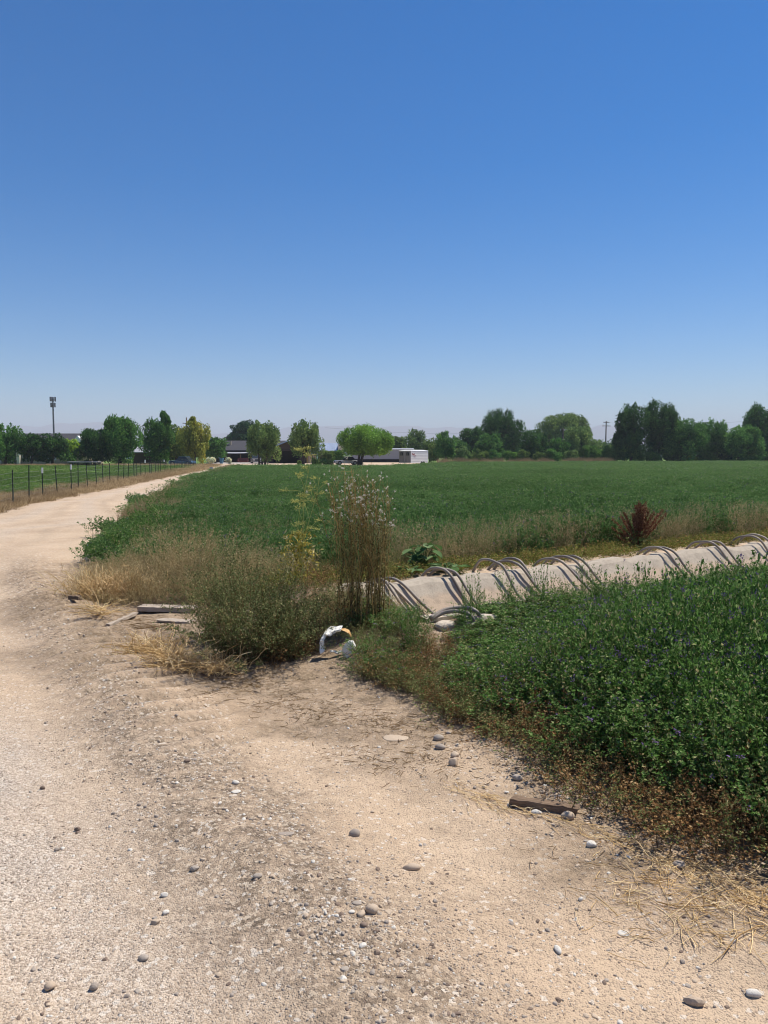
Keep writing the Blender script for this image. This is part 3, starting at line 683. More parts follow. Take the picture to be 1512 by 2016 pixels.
stone(383, 1722, 17, .7, .6, .3, 'st_blue', 'blue-grey angular stone on the smooth dirt beside the gravel band', rough=.15, lev=1)
stone(368, 1520, 12, .6, .6, .5, 'st_dark', 'brown splinter-like stone in the loose gravel band', rough=.18, lev=1)
stone(464, 1550, 14, .8, .6, .2, 'st_white', 'cream stone sitting beside the dark gravel band')
stone(466, 1572, 17, .8, .3, .2, 'st_white', 'flat pale stone sunk just below the cream stone', sink=.5)
stone(564, 1662, 30, .5, .12, .1, 'st_grey', 'large flat grey slab stone level with the gravel band', sink=.45)
stone(507, 1751, 17, .65, .5, .3, 'st_blue', 'blue-grey flattish stone below the gravel band')
stone(324, 1764, 14, .7, .6, 0, 'st_white', 'pale grey pebble upper one of three on smooth dirt')
stone(327, 1797, 12, .8, .6, .4, 'st_white', 'white and grey pebble, middle one of three on smooth dirt')
stone(306, 1815, 16, .7, .6, .2, 'st_tan', 'tan pebble, lowest of three on smooth dirt')
stone(84, 1552, 9, .8, .7, 0, 'st_dark', 'small dark pebble on the pale wheel track beside the bend')
stone(778, 1448, 52, .6, .06, 0, 'st_tan', 'broad flat tan slab of hardened dirt pressed into the ground', sink=.4)
stone(890, 1137, 22, .8, .6, .3, 'st_tan', 'cream stone lying on the far bank beside the broad-leaved plant', sink=.0)
bpy.data.objects[-1:] if False else None
g = np.random.default_rng(31)
mk = ['st_tan', 'st_grey', 'st_white', 'st_tan', 'st_tan', 'st_blue']
for i in range(150):
    if i < 55: px, py = g.uniform(880, 1190), 0; py = 1440+(px-880)*.32+g.uniform(-25, 95)
    elif i < 100:
        t = g.uniform(0, 1); bx = [(200, 1295), (300, 1425), (420, 1590), (560, 1730), (690, 1860), (770, 2016)]; j = int(t*5); f_ = t*5-j
        px = bx[j][0]*(1-f_)+bx[j+1][0]*f_+g.normal(0, 45); py = bx[j][1]*(1-f_)+bx[j+1][1]*f_+g.normal(0, 15)
    else: px, py = g.uniform(20, 1450), g.uniform(1500, 2000)
    w_ = g.uniform(6, 11)
    zone = ('small stone among the pebbles between the dead weeds and the wooden board', 'pebbles above the board') if i < 55 else (('small stone in the dark loose gravel band along the track', 'stones of the gravel band') if i < 100 else ('small stone scattered on the open sandy dirt', 'stones on the open dirt'))
    mm = mk[g.integers(0, 6)]; asp, hh_ = g.uniform(.45, 1), g.uniform(.25, .8); rg = g.choice([.08, .17])
    sub_ = ([' close to the grey stone group', ' midway along the dead weeds', ' just behind the board'][0 if px < 980 else (1 if px < 1085 else 2)] if i < 55 else ([' near the road bend', ' midway down the band', ' at the lower end of the band'][0 if py < 1480 else (1 if py < 1740 else 2)] if i < 100 else [' on the wheel track', ' between the gravel band and the oblong stone', ' below the straw'][0 if px < 420 else (1 if px < 900 else 2)]))
    adj = {'st_tan': 'tan', 'st_grey': 'grey', 'st_white': 'pale', 'st_dark': 'dark brown', 'st_blue': 'brownish grey'}[mm]+(' flat' if hh_ < .42 else (' narrow' if asp < .62 else (' angular' if rg > .1 else ' rounded')))
    stone(px, py, w_, asp, hh_, g.uniform(0, 3), mm, zone[0].replace('small stone', ('small ' if w_ < 10 else 'fist-sized ' if False else 'bigger ')+adj+' stone').replace(' between the dead weeds and the wooden board', '').replace(' scattered on the open sandy dirt', ' on open dirt').replace(' along the track', '').replace(' dark loose', '')+sub_, zone[1], rough=max(rg, .13), lev=1, seed=i, sink=.62)

# --- straw and twigs on the ground
def straw_strands(b, g, cx, cy, n, L, sx, sy, zmax=.03, r=.0016, mat=0, curl=.8, ang=None, angw=.6):
    K = 7; a = g.uniform(0, 2*PI, n) if ang is None else g.normal(ang, angw, n)
    l = L*g.uniform(.35, 1.2, n); x = cx+g.normal(0, sx, n); y = cy+g.normal(0, sy, n); t = np.linspace(-.5, .5, K)
    cur = g.normal(0, curl, n); an = a[:, None]+cur[:, None]*t[None]
    dx = np.cumsum(np.cos(an), 1)/K*l[:, None]; dy = np.cumsum(np.sin(an), 1)/K*l[:, None]
    X_, Y_ = x[:, None]+dx, y[:, None]+dy; Zg = height(X_, Y_); Z_ = Zg.max(1)[:, None]*.4+Zg*.6+g.uniform(.002, zmax, n)[:, None]*(1+g.normal(0, .3, (n, K)))
    P = np.stack([X_, Y_, np.maximum(Z_, Zg+.001)], 2)
    b.tubes(P, np.broadcast_to(r*g.uniform(.6, 1.4, (n, 1)), (n, K)), 3, mat, g.uniform(0, 1, n))
g = np.random.default_rng(33); b = MB()
p = G(1400, 1790); straw_strands(b, g, p[0], p[1], 330, .14, .20, .15, .012, .0012, curl=.5); straw_strands(b, g, p[0]+.1, p[1], 26, .34, .14, .12, .03, .002)
p = G(1300, 1730); straw_strands(b, g, p[0], p[1], 90, .12, .13, .08, .012, .0012, curl=.4)
for a1, b1 in (((940, 1560), (1150, 1640)), ((1150, 1640), (1350, 1720)), ((880, 1540), (990, 1590)), ((1350, 1700), (1500, 1790))):
    p0, p1 = G(*a1), G(*b1)
    for t in np.linspace(0, 1, 12):
        p = p0*(1-t)+p1*t; straw_strands(b, g, p[0], p[1], 5, .17, .03, .03, .015, .0011, ang=math.atan2(p1[1]-p0[1], p1[0]-p0[0]), angw=.4)
tag(b.build('loose_straw', M['straw']), 'loose dry straw stalks lying on the dirt edge below the dead weeds', 'straw', kind='stuff')
b = MB()
for px, py, n_ in ((300, 1235, 330), (320, 1265, 260), (240, 1220, 160), (440, 1335, 160), (500, 1345, 120), (640, 1400, 140), (760, 1420, 160), (560, 1380, 110), (900, 1450, 130), (1050, 1500, 120), (1150, 1560, 90), (180, 1190, 60), (700, 1480, 60), (820, 1500, 110), (420, 1370, 60), (1230, 1650, 70)):
    p = G(px, py); straw_strands(b, g, p[0], p[1], n_, .07, .16, .13, .008, .0013, curl=.6)
tag(b.build('plant_debris', [M['brown_stem']]), 'short dead twigs and plant debris strewn on the dirt', 'debris', kind='stuff')

# ------------------------------------------------------------------ wooden pieces
def woodmat(name, a, b_, sc=6):
    t = NT(name); tc = t.n('ShaderNodeTexCoord'); mp = t.n('ShaderNodeMapping'); mp.inputs['Scale'].default_value = (sc, sc*14, sc*14); t.l(tc.outputs['Object'], mp.inputs[0])
    nz = t.noise(1.5, 5, .7, mp.outputs[0]); c = t.ramp(nz, [(.3, a), (.7, b_)])
    return t.done(t.principled(c, .85, 0, .15, t.bump(nz, .6, .006)))
M['wood'] = woodmat('weathered_wood', (.10, .065, .042), (.27, .19, .13)); M['wood_pale'] = woodmat('bleached_wood', (.26, .21, .165), (.50, .42, .34)); M['wood_dark'] = woodmat('dark_wood', (.07, .05, .035), (.20, .14, .10))
def plank(px0, py0, px1, py1, wd, th, mat, name, label, tilt=0, zb=0):
    a, b_ = G(px0, py0), G(px1, py1); L = np.hypot(*(b_-a)[:2]); m = (a+b_)/2
    g = np.random.default_rng(int(px0)); n = 14; V = []
    for i in range(n+1):
        x = (i/n-.5)*L; e = g.normal(0, .002, 4) if 0 < i < n else g.normal(0, .005, 4)
        for j, (y, z) in enumerate(((-wd/2, 0), (wd/2, 0), (wd/2, th), (-wd/2, th))): V.append((x+(g.normal(0, .008) if i in (0, n) else 0), y+e[j], z+e[j]*.7))
    f = [[i*4+j, i*4+(j+1) % 4, (i+1)*4+(j+1) % 4, (i+1)*4+j] for i in range(n) for j in range(4)]+[[3, 2, 1, 0], [n*4, n*4+1, n*4+2, n*4+3]]
    b = MB(); b.add(V, [q[::-1] for q in f], 0); o = b.build(name, M[mat]); ang = math.atan2(b_[1]-a[1], b_[0]-a[0])
    o.location = (m[0], m[1], float(height(m[0], m[1]))+zb); o.rotation_euler = (tilt, 0, ang)
    md = o.modifiers.new('b', 'BEVEL'); md.width = .003; md.segments = 2
    return tag(o, label, 'board')
plank(1003, 1585, 1138, 1606, .05, .038, 'wood', 'wooden_board', 'weathered brown wooden board lying on the pebbles beside the dead weeds', zb=-.003)
plank(278, 1203, 385, 1206, .17, .05, 'wood_pale', 'wooden_plank', 'bleached wide plank with dark edge, half buried in the dry weeds', zb=.01)
plank(136, 1203, 158, 1204, .05, .04, 'wood_dark', 'wood_block', 'short dark wood block at the foot of the golden dry grass', zb=.02)
plank(212, 1238, 268, 1213, .045, .03, 'wood_pale', 'wood_splinter', 'bleached splintered stick on debris in front of the plank')
plank(315, 1222, 380, 1226, .12, .02, 'wood_pale', 'wood_scrap', 'thin pale scrap of wood under debris just below the wide plank')

# ------------------------------------------------------------------ irrigation ditch
def concrete(name, a, b_):
    t = NT(name); c = t.mix(t.noise(2.5, 5, .65), a, b_); sx_ = t.n('ShaderNodeSeparateXYZ'); t.l(t.pos(), sx_.inputs[0]); zz_ = t.math('ADD', sx_.outputs[2], t.math('MULTIPLY', t.noise(4, 3), .16)); wl_ = t.ramp(zz_, [(.20, (1, 1, 1)), (.26, (0, 0, 0))]); c = t.mix(t.math('MULTIPLY', wl_, .75), c, (.50, .375, .265)); c = t.mix(t.math('MULTIPLY', t.ramp(t.noise(9, 5, .8), [(.45, (0, 0, 0)), (.7, (1, 1, 1))]), .55), c, tuple(v*.55 for v in a))
    spk = t.math('GREATER_THAN', t.noise(140, 3), .6); c = t.mix(t.math('MULTIPLY', spk, .3), c, tuple(v*.5 for v in a))
    return t.done(t.principled(c, .9, 0, .15, t.bump(t.noise(45, 5, .7), .5, .01)))
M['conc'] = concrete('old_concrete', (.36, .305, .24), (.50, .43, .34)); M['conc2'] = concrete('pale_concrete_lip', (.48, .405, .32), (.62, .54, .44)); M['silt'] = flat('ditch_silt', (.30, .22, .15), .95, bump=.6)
er = empty('irrigation_ditch', dpt(0, 0, 0), 'old concrete-lined irrigation ditch crossing behind the weeds, siphon tubes over its lip', 'irrigation ditch')
SS = np.arange(DS0, DS1, .11)
def strip(name, prof, mat, seed, wob=.01, lipwob=.0, parent=er):
    """prof: (q,z) list swept along the ditch"""
    g = np.random.default_rng(seed); V = []; K = len(prof)
    for s in SS:
        w1 = (vnoise(s*1.7, 0, seed)-.5)*2*wob; w2 = (vnoise(s*6, 3, seed)-.5)*2*lipwob
        for j, (q, z) in enumerate(prof):
            p = dpt(s, q+w1+(w2 if j in lipset else 0), z+w1*.6+(vnoise(s*4, j*3.1, seed)-.5)*.012+(w2*.8 if j in lipset else 0)); V.append(p-np.array([*DO, 0]))
    n = len(SS); f = [[i*K+j, (i+1)*K+j, (i+1)*K+j+1, i*K+j+1] for i in range(n-1) for j in range(K-1)]
    b = MB(); b.add(V, f, 0, None, False); o = b.build(name, mat, parent); return o
lipset = (4, 5, 6)
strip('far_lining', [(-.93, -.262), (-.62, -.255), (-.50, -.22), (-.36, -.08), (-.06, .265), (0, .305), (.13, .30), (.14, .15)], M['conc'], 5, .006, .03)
lipset = (0, 1, 2)
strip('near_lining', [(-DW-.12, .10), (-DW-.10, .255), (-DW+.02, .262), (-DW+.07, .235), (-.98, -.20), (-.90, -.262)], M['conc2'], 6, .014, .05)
lipset = ()
strip('silt_bed', [(-1.0, -.232), (-.8, -.245), (-.55, -.232), (-.46, -.20)], M['silt'], 7, .02)
# upstream end wall
b = MB(); b.prism([(-DW, .2), (-DW+.07, .235), (-.98, -.25), (-.5, -.25), (-.06, .265), (0, .3), (.1, .1), (.1, -.5), (-DW, -.5)], [-DD[0]*.12, -DD[1]*.12, 0], dpt(DS0, 0, 0)-np.array([*DO, 0]), [DN[0], DN[1], 0], [0, 0, 1]); b.build('end_wall', M['conc2'], er)
# broken concrete pieces along the near lip
g = np.random.default_rng(41)
for i, (s, q, a) in enumerate(((-.55, -1.72, .11), (-.15, -1.74, .15), (-.30, -1.80, .09), (.30, -1.70, .10), (1.35, -1.68, .12), (1.7, -1.64, .15), (2.0, -1.68, .09), (2.35, -1.62, .12), (3.4, -1.6, .12))):
    b = MB(); pebble(b, g, (0, 0, 0), (a*1.25, a*.8, a*.5), .3, 2, g.uniform(0, .8), 0, smooth=False); o = b.build('concrete_chunk', M['conc2']); p = dpt(s, q, 0); o.location = (p[0], p[1], .21+.02*(i % 2))
    tag(o, ['crumbled chunk of concrete broken from the near lip, left of the dark hollow', 'largest rough concrete chunk lying under the two arched grey tubes', 'small broken chunk in front of the hollow under the near lip', 'broken chunk of lip where the arched tubes touch down', 'pale chunk of concrete lip behind the alfalfa tops, beside two crossing tubes', 'wide pale piece of broken lip behind the alfalfa tops', 'small pale chunk between two wider pieces of the broken lip', 'rounded pale chunk of lip before the single tube arch', 'pale chunk of lip farthest up the ditch among alfalfa tops'][i], 'concrete chunk')

def tubemat():
    t = NT('grey_plastic_tube'); c = t.ramp(t.noise(3, 4), [(.3, (.16, .13, .105)), (.5, (.25, .215, .18)), (.62, (.34, .28, .22)), (.8, (.42, .36, .29))])
    return t.done(t.principled(c, .58, .1, .4, t.bump(t.noise(60, 3), .3, .003)))
M['tube'] = tubemat()
def lip_s(px):     # s where the far lip crosses the given column
    s = np.linspace(DS0, DS1, 4000); X_ = DO[0]+s*DD[0]; Y_ = DO[1]+s*DD[1]; z = .3
    yy = Y_*cp+(H0-z)*sp_; c = 756+F*X_/yy; return float(np.interp(px, c, s))
def catmull(P, n=8):
    P = np.array(P, float); P = np.vstack([2*P[0]-P[1], P, 2*P[-1]-P[-2]]); o = []
    for i in range(1, len(P)-2):
        for t in np.linspace(0, 1, n, endpoint=False):
            o.append(.5*((2*P[i])+(-P[i-1]+P[i+1])*t+(2*P[i-1]-5*P[i]+4*P[i+1]-P[i+2])*t*t+(-P[i-1]+3*P[i]-3*P[i+1]+P[i+2])*t**3))
    o.append(P[-2]); return np.array(o)
def siphon(px, top, skew, label, endq=-.66, far=.5, r=.0165):
    s = lip_s(px); rz_ = .3+top
    P = [dpt(s-.10*skew-.02, far*.75, .20), dpt(s-.06*skew, far*.5, rz_-.05), dpt(s-.02, .12, rz_-.01), dpt(s+.02*skew, .0, rz_-.015), dpt(s+.05*skew, -.11, rz_-.09), dpt(s+.12*skew, -.28, .09), dpt(s+.22*skew, -.48, -.10), dpt(s+.30*skew, endq, -.225)]
    jg = np.random.default_rng(int(px)); P = [p+jg.normal(0, .007, 3) for p in P]; b = MB(); b.tube(catmull(P, 6), r, 10); o = b.build('siphon_tube', M['tube']); return tag(o, label, 'siphon tube', 'siphon tubes on the ditch')
for a in ((752, .05, .9, 'grey siphon tube nearest to the tall brown weeds'), (764, .02, 1.1, 'grey siphon tube second from the tall brown weeds, dipping into the ditch'), (778, .05, 1.6, 'grey siphon tube with the widest slant beside the tall brown weeds'),
          (742, .01, .8, 'grey siphon tube half hidden in the stems of the tall brown weeds'),
          (872, .10, .9, 'grey siphon tube arching high beside the broad-leaved plant, front of the pair'), (886, .09, .8, 'grey siphon tube arching beside the broad-leaved plant, rear of the pair'),
          (975, .15, .7, 'single tall siphon tube arch behind the first alfalfa tops'), (1010, .12, 1.2, 'siphon tube arch just past the single tall one, front'), (1018, .13, 1.0, 'siphon tube arch just past the single tall one, rear'),
          (1098, .08, 1.3, 'siphon tube over the stained spot of the lip, first of three'), (1118, .11, 1.4, 'siphon tube over the stained spot of the lip, second of three'), (1133, .10, 1.3, 'siphon tube over the stained spot of the lip, third of three'),
          (1300, .11, .9, 'siphon tube straddling the bare pale lip, first of two'), (1312, .10, 1.1, 'siphon tube straddling the bare pale lip, second of two'),
          (1398, .12, 1.2, 'siphon tube past the whitish patched slope, first of two'), (1412, .11, 1.2, 'siphon tube past the whitish patched slope, second of two'),
          (1482, .14, 1.3, 'siphon tube at the picture edge, lower of the last pair'), (1497, .15, 1.3, 'siphon tube at the picture edge, upper of the last pair')):
    siphon(*a)
def lying(pts, label, r=.018):
    P = [G(px, py, z) for px, py, z in pts]; b = MB(); b.tube(catmull(P, 8), r, 10); return tag(b.build('siphon_tube', M['tube']), label, 'siphon tube', 'siphon tubes on the ditch')
lying([(846, 1217, .27), (878, 1200, .33), (912, 1196, .35), (940, 1206, .32), (960, 1246, .10)], 'grey tube lying in a low arch over the near lip, upper of two')
lying([(848, 1219, .26), (875, 1206, .31), (905, 1204, .33), (928, 1214, .30), (946, 1258, .08)], 'grey tube lying in a low arch over the near lip, lower of two')
lying([(1090, 1178, .25), (1125, 1176, .29), (1155, 1186, .29), (1198, 1212, .15)], 'grey tube slanting off the near lip into the alfalfa, upper of two')
lying([(1085, 1184, .25), (1120, 1180, .28), (1150, 1195, .27), (1180, 1212, .15)], 'grey tube slanting off the near lip into the alfalfa, lower of two')
lying([(1215, 1186, .25), (1240, 1168, .31), (1268, 1165, .33), (1312, 1182, .24)], 'single grey tube arching over the near lip among alfalfa tops')
lying([(955, 1190, .25), (1010, 1186, .27), (1060, 1178, .26), (1098, 1172, .25)], 'pale weathered tube lying straight along the near lip', .014)

# ------------------------------------------------------------------ individual plants
def plant(name, label, cat, loc, build, mats, group=None):
    b = MB(); g = np.random.default_rng(abs(hash(name+label)) % 99991 if False else sum(map(ord, label))); build(b, g)
    o = b.build(name, mats); o.location = loc; return tag(o, label, cat, group)
def gl(px, py, dz=0): p = G(px, py); return (p[0], p[1], float(height(p[0], p[1]))+dz)

# tall brown weeds with white tufts: every stem group is one plant
def willowherb(label, px, py, n, h, seed, rb=.16, wht=True):
    g = np.random.default_rng(seed); _p = G(px, py, .2); r = empty('tall_weed', (_p[0], _p[1], float(height(_p[0], _p[1]))), label, 'weed', 'tall brown weeds with white tufts at the ditch end')
    b = MB(); bl = MB(); bt = MB()
    P = clump(b, g, n=n, h=h, rb=rb, lean=.17, nodes=1, ll=.002, lw=.001, stem_r=.0038, mats=(0, 0), hv=.35, K=8, curve=1.5)
    # side twigs on the upper half
    m = n*14; i = g.integers(0, n, m); t = g.uniform(.4, 1, m); k = np.clip((t*7).astype(int), 0, 6); f = t*7-k
    Q = P[i, k]*(1-f)[:, None]+P[i, k+1]*f[:, None]; D = rdir(g, m, 1.6); L = g.uniform(.05, .2, m)*(h/1.3); tt = np.linspace(0, 1, 4)
    T = Q[:, None]+D[:, None]*(L[:, None]*tt[None])[..., None]; T[..., 2] += (tt**2*.02)[None]
    b.tubes(T, np.broadcast_to(.0013*(1-.5*tt), (m, 4)), 3, 0, g.uniform(0, 1, m))
    # narrow withered leaves, dense low down
    m2 = n*95; i = g.integers(0, n, m2); t = g.uniform(0.0, .97, m2)**1.35; k = np.clip((t*7).astype(int), 0, 6); f = t*7-k
    Q2 = P[i, k]*(1-f)[:, None]+P[i, k+1]*f[:, None]+g.normal(0, .016, (m2, 3)); bl.leaves(Q2, rdir(g, m2, -.5), rdir(g, m2), .032*g.uniform(.4, 1.1, m2), .009, 0, g.uniform(0, .8, m2))
    # fine leaf bits on twigs
    ii = g.integers(0, m, m*5); bl.leaves(T[ii, g.integers(1, 4, m*5)]+g.normal(0, .012, (m*5, 3)), rdir(g, m*5, .3), rdir(g, m*5), .014, .006, 1, g.uniform(0, 1, m*5))
    if wht:
        ii = g.choice(m, int(m*.6), replace=False); C = T[ii, -1]
        C = C[C[:, 2] > h*.68]
        for _ in range(9): bt.leaves(C+g.normal(0, .0045, C.shape), rdir(g, len(C), .6), rdir(g, len(C)), .013*g.uniform(.5, 1.1, len(C)), .006, 0, g.uniform(0, 1, len(C)))
        tag(bt.build('seed_tufts', M['tuft'], r), kind='stuff')
    b.build('stems', M['rust_stem'], r); bl.build('leaves', [M['rust_leaf'], M['olive_leaf']], r)
M['tuft'] = leafmat('white_seed_fluff', [(0, (.62, .54, .44)), (1, (.93, .90, .82))], 5, .4, .1)
M['rust_stem'] = leafmat('rusty_stem', [(0, (.10, .05, .02)), (.5, (.36, .22, .075)), (1, (.58, .42, .17))], 6, .05)
M['rust_leaf'] = leafmat('rusty_leaf', [(0, (.05, .03, .014)), (.5, (.15, .11, .04)), (.8, (.20, .21, .075)), (1, (.40, .34, .15))], 6)
willowherb('tall brown weed with white seed tufts, west stem cluster next to the dill-like plant', 690, 1226, 21, 1.42, 1, .12)
willowherb('tall brown weed with white seed tufts, middle and highest stem cluster', 718, 1232, 23, 1.38, 2, .14)
willowherb('tall brown weed with white seed tufts, stem cluster leaning beside the first siphon tubes', 745, 1226, 16, 1.25, 3, .12)

# tall yellow plant
def dill(b, g):
    K = 9; t = np.linspace(0, 1, K)
    for j, (h, lx, ly) in enumerate(((1.42, .12, -.05), (1.05, -.02, .05), (1.2, .2, .05))):
        P = np.stack([lx*t**1.5+.02*np.sin(t*7+j), ly*t+0*t, h*t], 1); b.tube(P, .005*(1-.7*t), 5, 0, .5)
        for _ in range(13 if j != 1 else 8):
            k = g.integers(3, K); D = rdir(g, 1, 1.0)[0]; L = g.uniform(.08, .22); q = P[k]+D*L; b.tube(np.array([P[k], (P[k]+q)/2+[0, 0, .01], q]), .0018, 3, 0, .6)
            m = 26; e = q+np.stack([g.normal(0, .028, m), g.normal(0, .028, m), g.normal(.01, .01, m)], 1)
            b.tubes(np.stack([np.broadcast_to(q, (m, 3)), e], 1), np.full((m, 2), .0007), 3, 0, g.uniform(0, 1, m)); b.leaves(e, rdir(g, m, .4), rdir(g, m, 1), .016, .012, 1, g.uniform(.3, 1, m))
    m = 420; z = g.uniform(.15, .62, m); b.leaves(np.stack([g.normal(-.02, .085, m), g.normal(0, .07, m), z], 1), rdir(g, m, -.2), rdir(g, m, .6), g.uniform(.03, .07, m), .02, 2, g.uniform(0, 1, m))
M['dill'] = leafmat('yellow_green_umbel', [(0, (.26, .28, .07)), (1, (.62, .60, .20))], 6, .2, .2)
M['yellow_leaf'] = leafmat('yellowed_leaf', [(0, (.16, .14, .03)), (.5, (.45, .36, .06)), (.8, (.62, .50, .12)), (1, (.78, .70, .40))], 6, .3, .2)
plant('umbel_plant', 'thin tall plant with yellow-green flower heads and yellowed lower leaves', 'weed', gl(592, 1205), dill, [M['dill'], M['dill'], M['yellow_leaf']])

def bush(b, g, subs, mats=(0, 1)):
    for (ox, oy, n, h, rb, lean, nodes, ll, lw) in subs: clump(b, g, (ox, oy, 0), n, h, rb, lean, nodes, ll, lw, .08, .0019, mats, .06, 2, .35, 1.25)
plant('weed_bush', 'big rounded olive-green weed bush behind the golden straw heap', 'bush', gl(500, 1300), lambda b, g: bush(b, g, [(0, 0, 160, .95, .24, .78, 62, .017, .008), (.24, .02, 80, .8, .16, .85, 50, .017, .008), (-.18, -.06, 60, .62, .14, 1.0, 50, .017, .008), (0, .1, 26, 1.12, .2, .5, 40, .015, .007)]), [M['brown_stem'], M['olive_leaf']])
plant('weed_bush', 'olive-green weed bush beside the white plastic tub', 'bush', gl(580, 1290), lambda b, g: bush(b, g, [(0, 0, 110, .62, .18, .8, 60, .015, .0075)]), [M['brown_stem'], M['olive_leaf']])
plant('weed_bush', 'greyish weed bush just above the wide plank', 'bush', gl(435, 1260), lambda b, g: bush(b, g, [(0, 0, 110, .85, .18, .75, 60, .015, .0075)]), [M['brown_stem'], M['olive_leaf']])
plant('weed_bush', 'tan dried weed bush behind the olive bushes and plank', 'bush', gl(400, 1180), lambda b, g: bush(b, g, [(0, 0, 110, .95, .26, .65, 60, .015, .007)]), [M['tan_leaf'], M['tan_leaf']])
plant('weed_bush', 'tan dried weed bush nearest to the green alfalfa corner', 'bush', gl(330, 1165), lambda b, g: bush(b, g, [(0, 0, 100, .85, .24, .75, 55, .015, .007)]), [M['tan_leaf'], M['tan_leaf']])
plant('weed_bush', 'small tan weed bush between the olive bush and the yellow plant', 'bush', gl(500, 1165), lambda b, g: bush(b, g, [(0, 0, 60, .7, .16, .65, 46, .013, .006)]), [M['tan_leaf'], M['tan_leaf']])
al = [M['alf_stem'], M['alf_leaf']]
def alb(n, h): return lambda b, g: clump(b, g, n=n, h=h, rb=.2, lean=.75, nodes=34, ll=.026, lw=.014, t0=.1, side=.06, tri=3, stem_r=.002, hv=.3)
plant('alfalfa_bush', 'dark green alfalfa bush at the road bend, lowest corner of the field', 'bush', gl(245, 1112), alb(60, .72), al)
plant('alfalfa_bush', 'dark green alfalfa bush spilling towards the road, second from the corner', 'bush', gl(285, 1085), alb(60, .80), al)
plant('alfalfa_bush', 'dark green alfalfa bush reaching over the road edge above the bend', 'bush', gl(312, 1050), alb(55, .85), al)
plant('alfalfa_bush', 'alfalfa bush sticking out highest where the road narrows', 'bush', gl(330, 1010), alb(50, 1.0), al)

# golden straw heaps
def heap(n, h, lean, rb=.1, L=None):
    def f(b, g):
        K = 6; t = np.linspace(0, 1, K); a = g.uniform(0, 2*PI, n); th = np.clip(g.normal(lean, .3, n), .1, 1.5); hh = h*g.uniform(.4, 1.1, n)
        hor = (hh*np.sin(th))[:, None]*t**1.0; ver = (hh*np.cos(th))[:, None]*(1.7*t-.7*t*t)+.01+g.uniform(0, .05, n)[:, None]
        b0 = g.normal(0, rb, (n, 2)); P = np.stack([b0[:, :1]+hor*np.cos(a)[:, None], b0[:, 1:]*.7+hor*np.sin(a)[:, None], ver], 2); P[:, 1:] += g.normal(0, .006, (n, K-1, 3))
        b.tubes(P, np.broadcast_to(.0034*(1-.55*t), (n, K)), 3, 0, g.uniform(0, 1, n))
        m = n*2; i = g.integers(0, n, m); k = g.integers(1, K, m); Q = P[i, k]; D = rdir(g, m, .2); e = Q+D*g.uniform(.02, .09, m)[:, None]; e[:, 2] = np.maximum(e[:, 2], .004); b.tubes(np.stack([Q, (Q+e)/2, e], 1), np.full((m, 3), .0017), 3, 0, g.uniform(0, 1, m))
    return f
plant('straw_tuft', 'sprawling golden straw heap in front of the olive weed bush', 'straw tuft', gl(345, 1318), heap(210, .33, 1.25, .10), [M['straw']])
plant('straw_tuft', 'smaller golden straw tuft at the foot of the olive weed bush', 'straw tuft', gl(425, 1326), heap(130, .25, 1.25, .09), [M['straw']])
plant('straw_tuft', 'golden straw tuft bending over dark litter below the plank', 'straw tuft', gl(285, 1292), heap(110, .26, 1.25, .08), [M['straw']])
plant('straw_tuft', 'golden dry grass tuft standing by the road bend above the wood block', 'straw tuft', gl(190, 1185), heap(320, .42, .8, .16), [M['straw']])
plant('straw_tuft', 'golden dry grass tuft between the road bend tuft and the wide plank', 'straw tuft', gl(260, 1180), heap(260, .38, .8, .15), [M['straw']])
plant('straw_tuft', 'flattened straw stalks spreading over debris beside the wood block', 'straw tuft', gl(200, 1225), heap(60, .36, 1.4, .06), [M['straw']])

# dock plant, rust red
def dock(b, g):
    K = 8; t = np.linspace(0, 1, K); n = 40; a = g.uniform(0, 2*PI, n); th = np.abs(g.normal(.36, .28, n)); hh = g.uniform(.42, .78, n)
    P = np.stack([(hh*np.sin(th))[:, None]*t**1.2*np.cos(a)[:, None], (hh*np.sin(th))[:, None]*t**1.2*np.sin(a)[:, None], (hh*np.cos(th))[:, None]*t], 2)
    b.tubes(P, np.broadcast_to(.004*(1-.6*t), (n, K)), 4, 0, g.uniform(0, 1, n)); m = n*260; i = g.integers(0, n, m); tt = g.uniform(.42, 1, m); k = np.clip((tt*7).astype(int), 0, 6); f = tt*7-k
    Q = P[i, k]*(1-f)[:, None]+P[i, k+1]*f[:, None]+g.normal(0, .009, (m, 3)); b.leaves(Q, rdir(g, m, .6), rdir(g, m), .022, .016, 0, g.uniform(0, 1, m))
    m = 260; Q = np.stack([g.normal(0, .12, m), g.normal(0, .12, m), g.uniform(.02, .3, m)], 1); b.leaves(Q, rdir(g, m, .4), rdir(g, m, .5), .07, .025, 1, g.uniform(0, 1, m))
M['rust'] = leafmat('rust_red_seed', [(0, (.11, .04, .025)), (.5, (.22, .09, .05)), (1, (.38, .22, .11))], 5, .1)
plant('dock_plant', 'rust-red dock plant with seed spikes at the field edge behind the ditch', 'weed', (lambda p: (p[0], p[1], float(height(p[0], p[1]))))(G(1256, 1090, .18)), dock, [M['rust'], M['sage_leaf']])

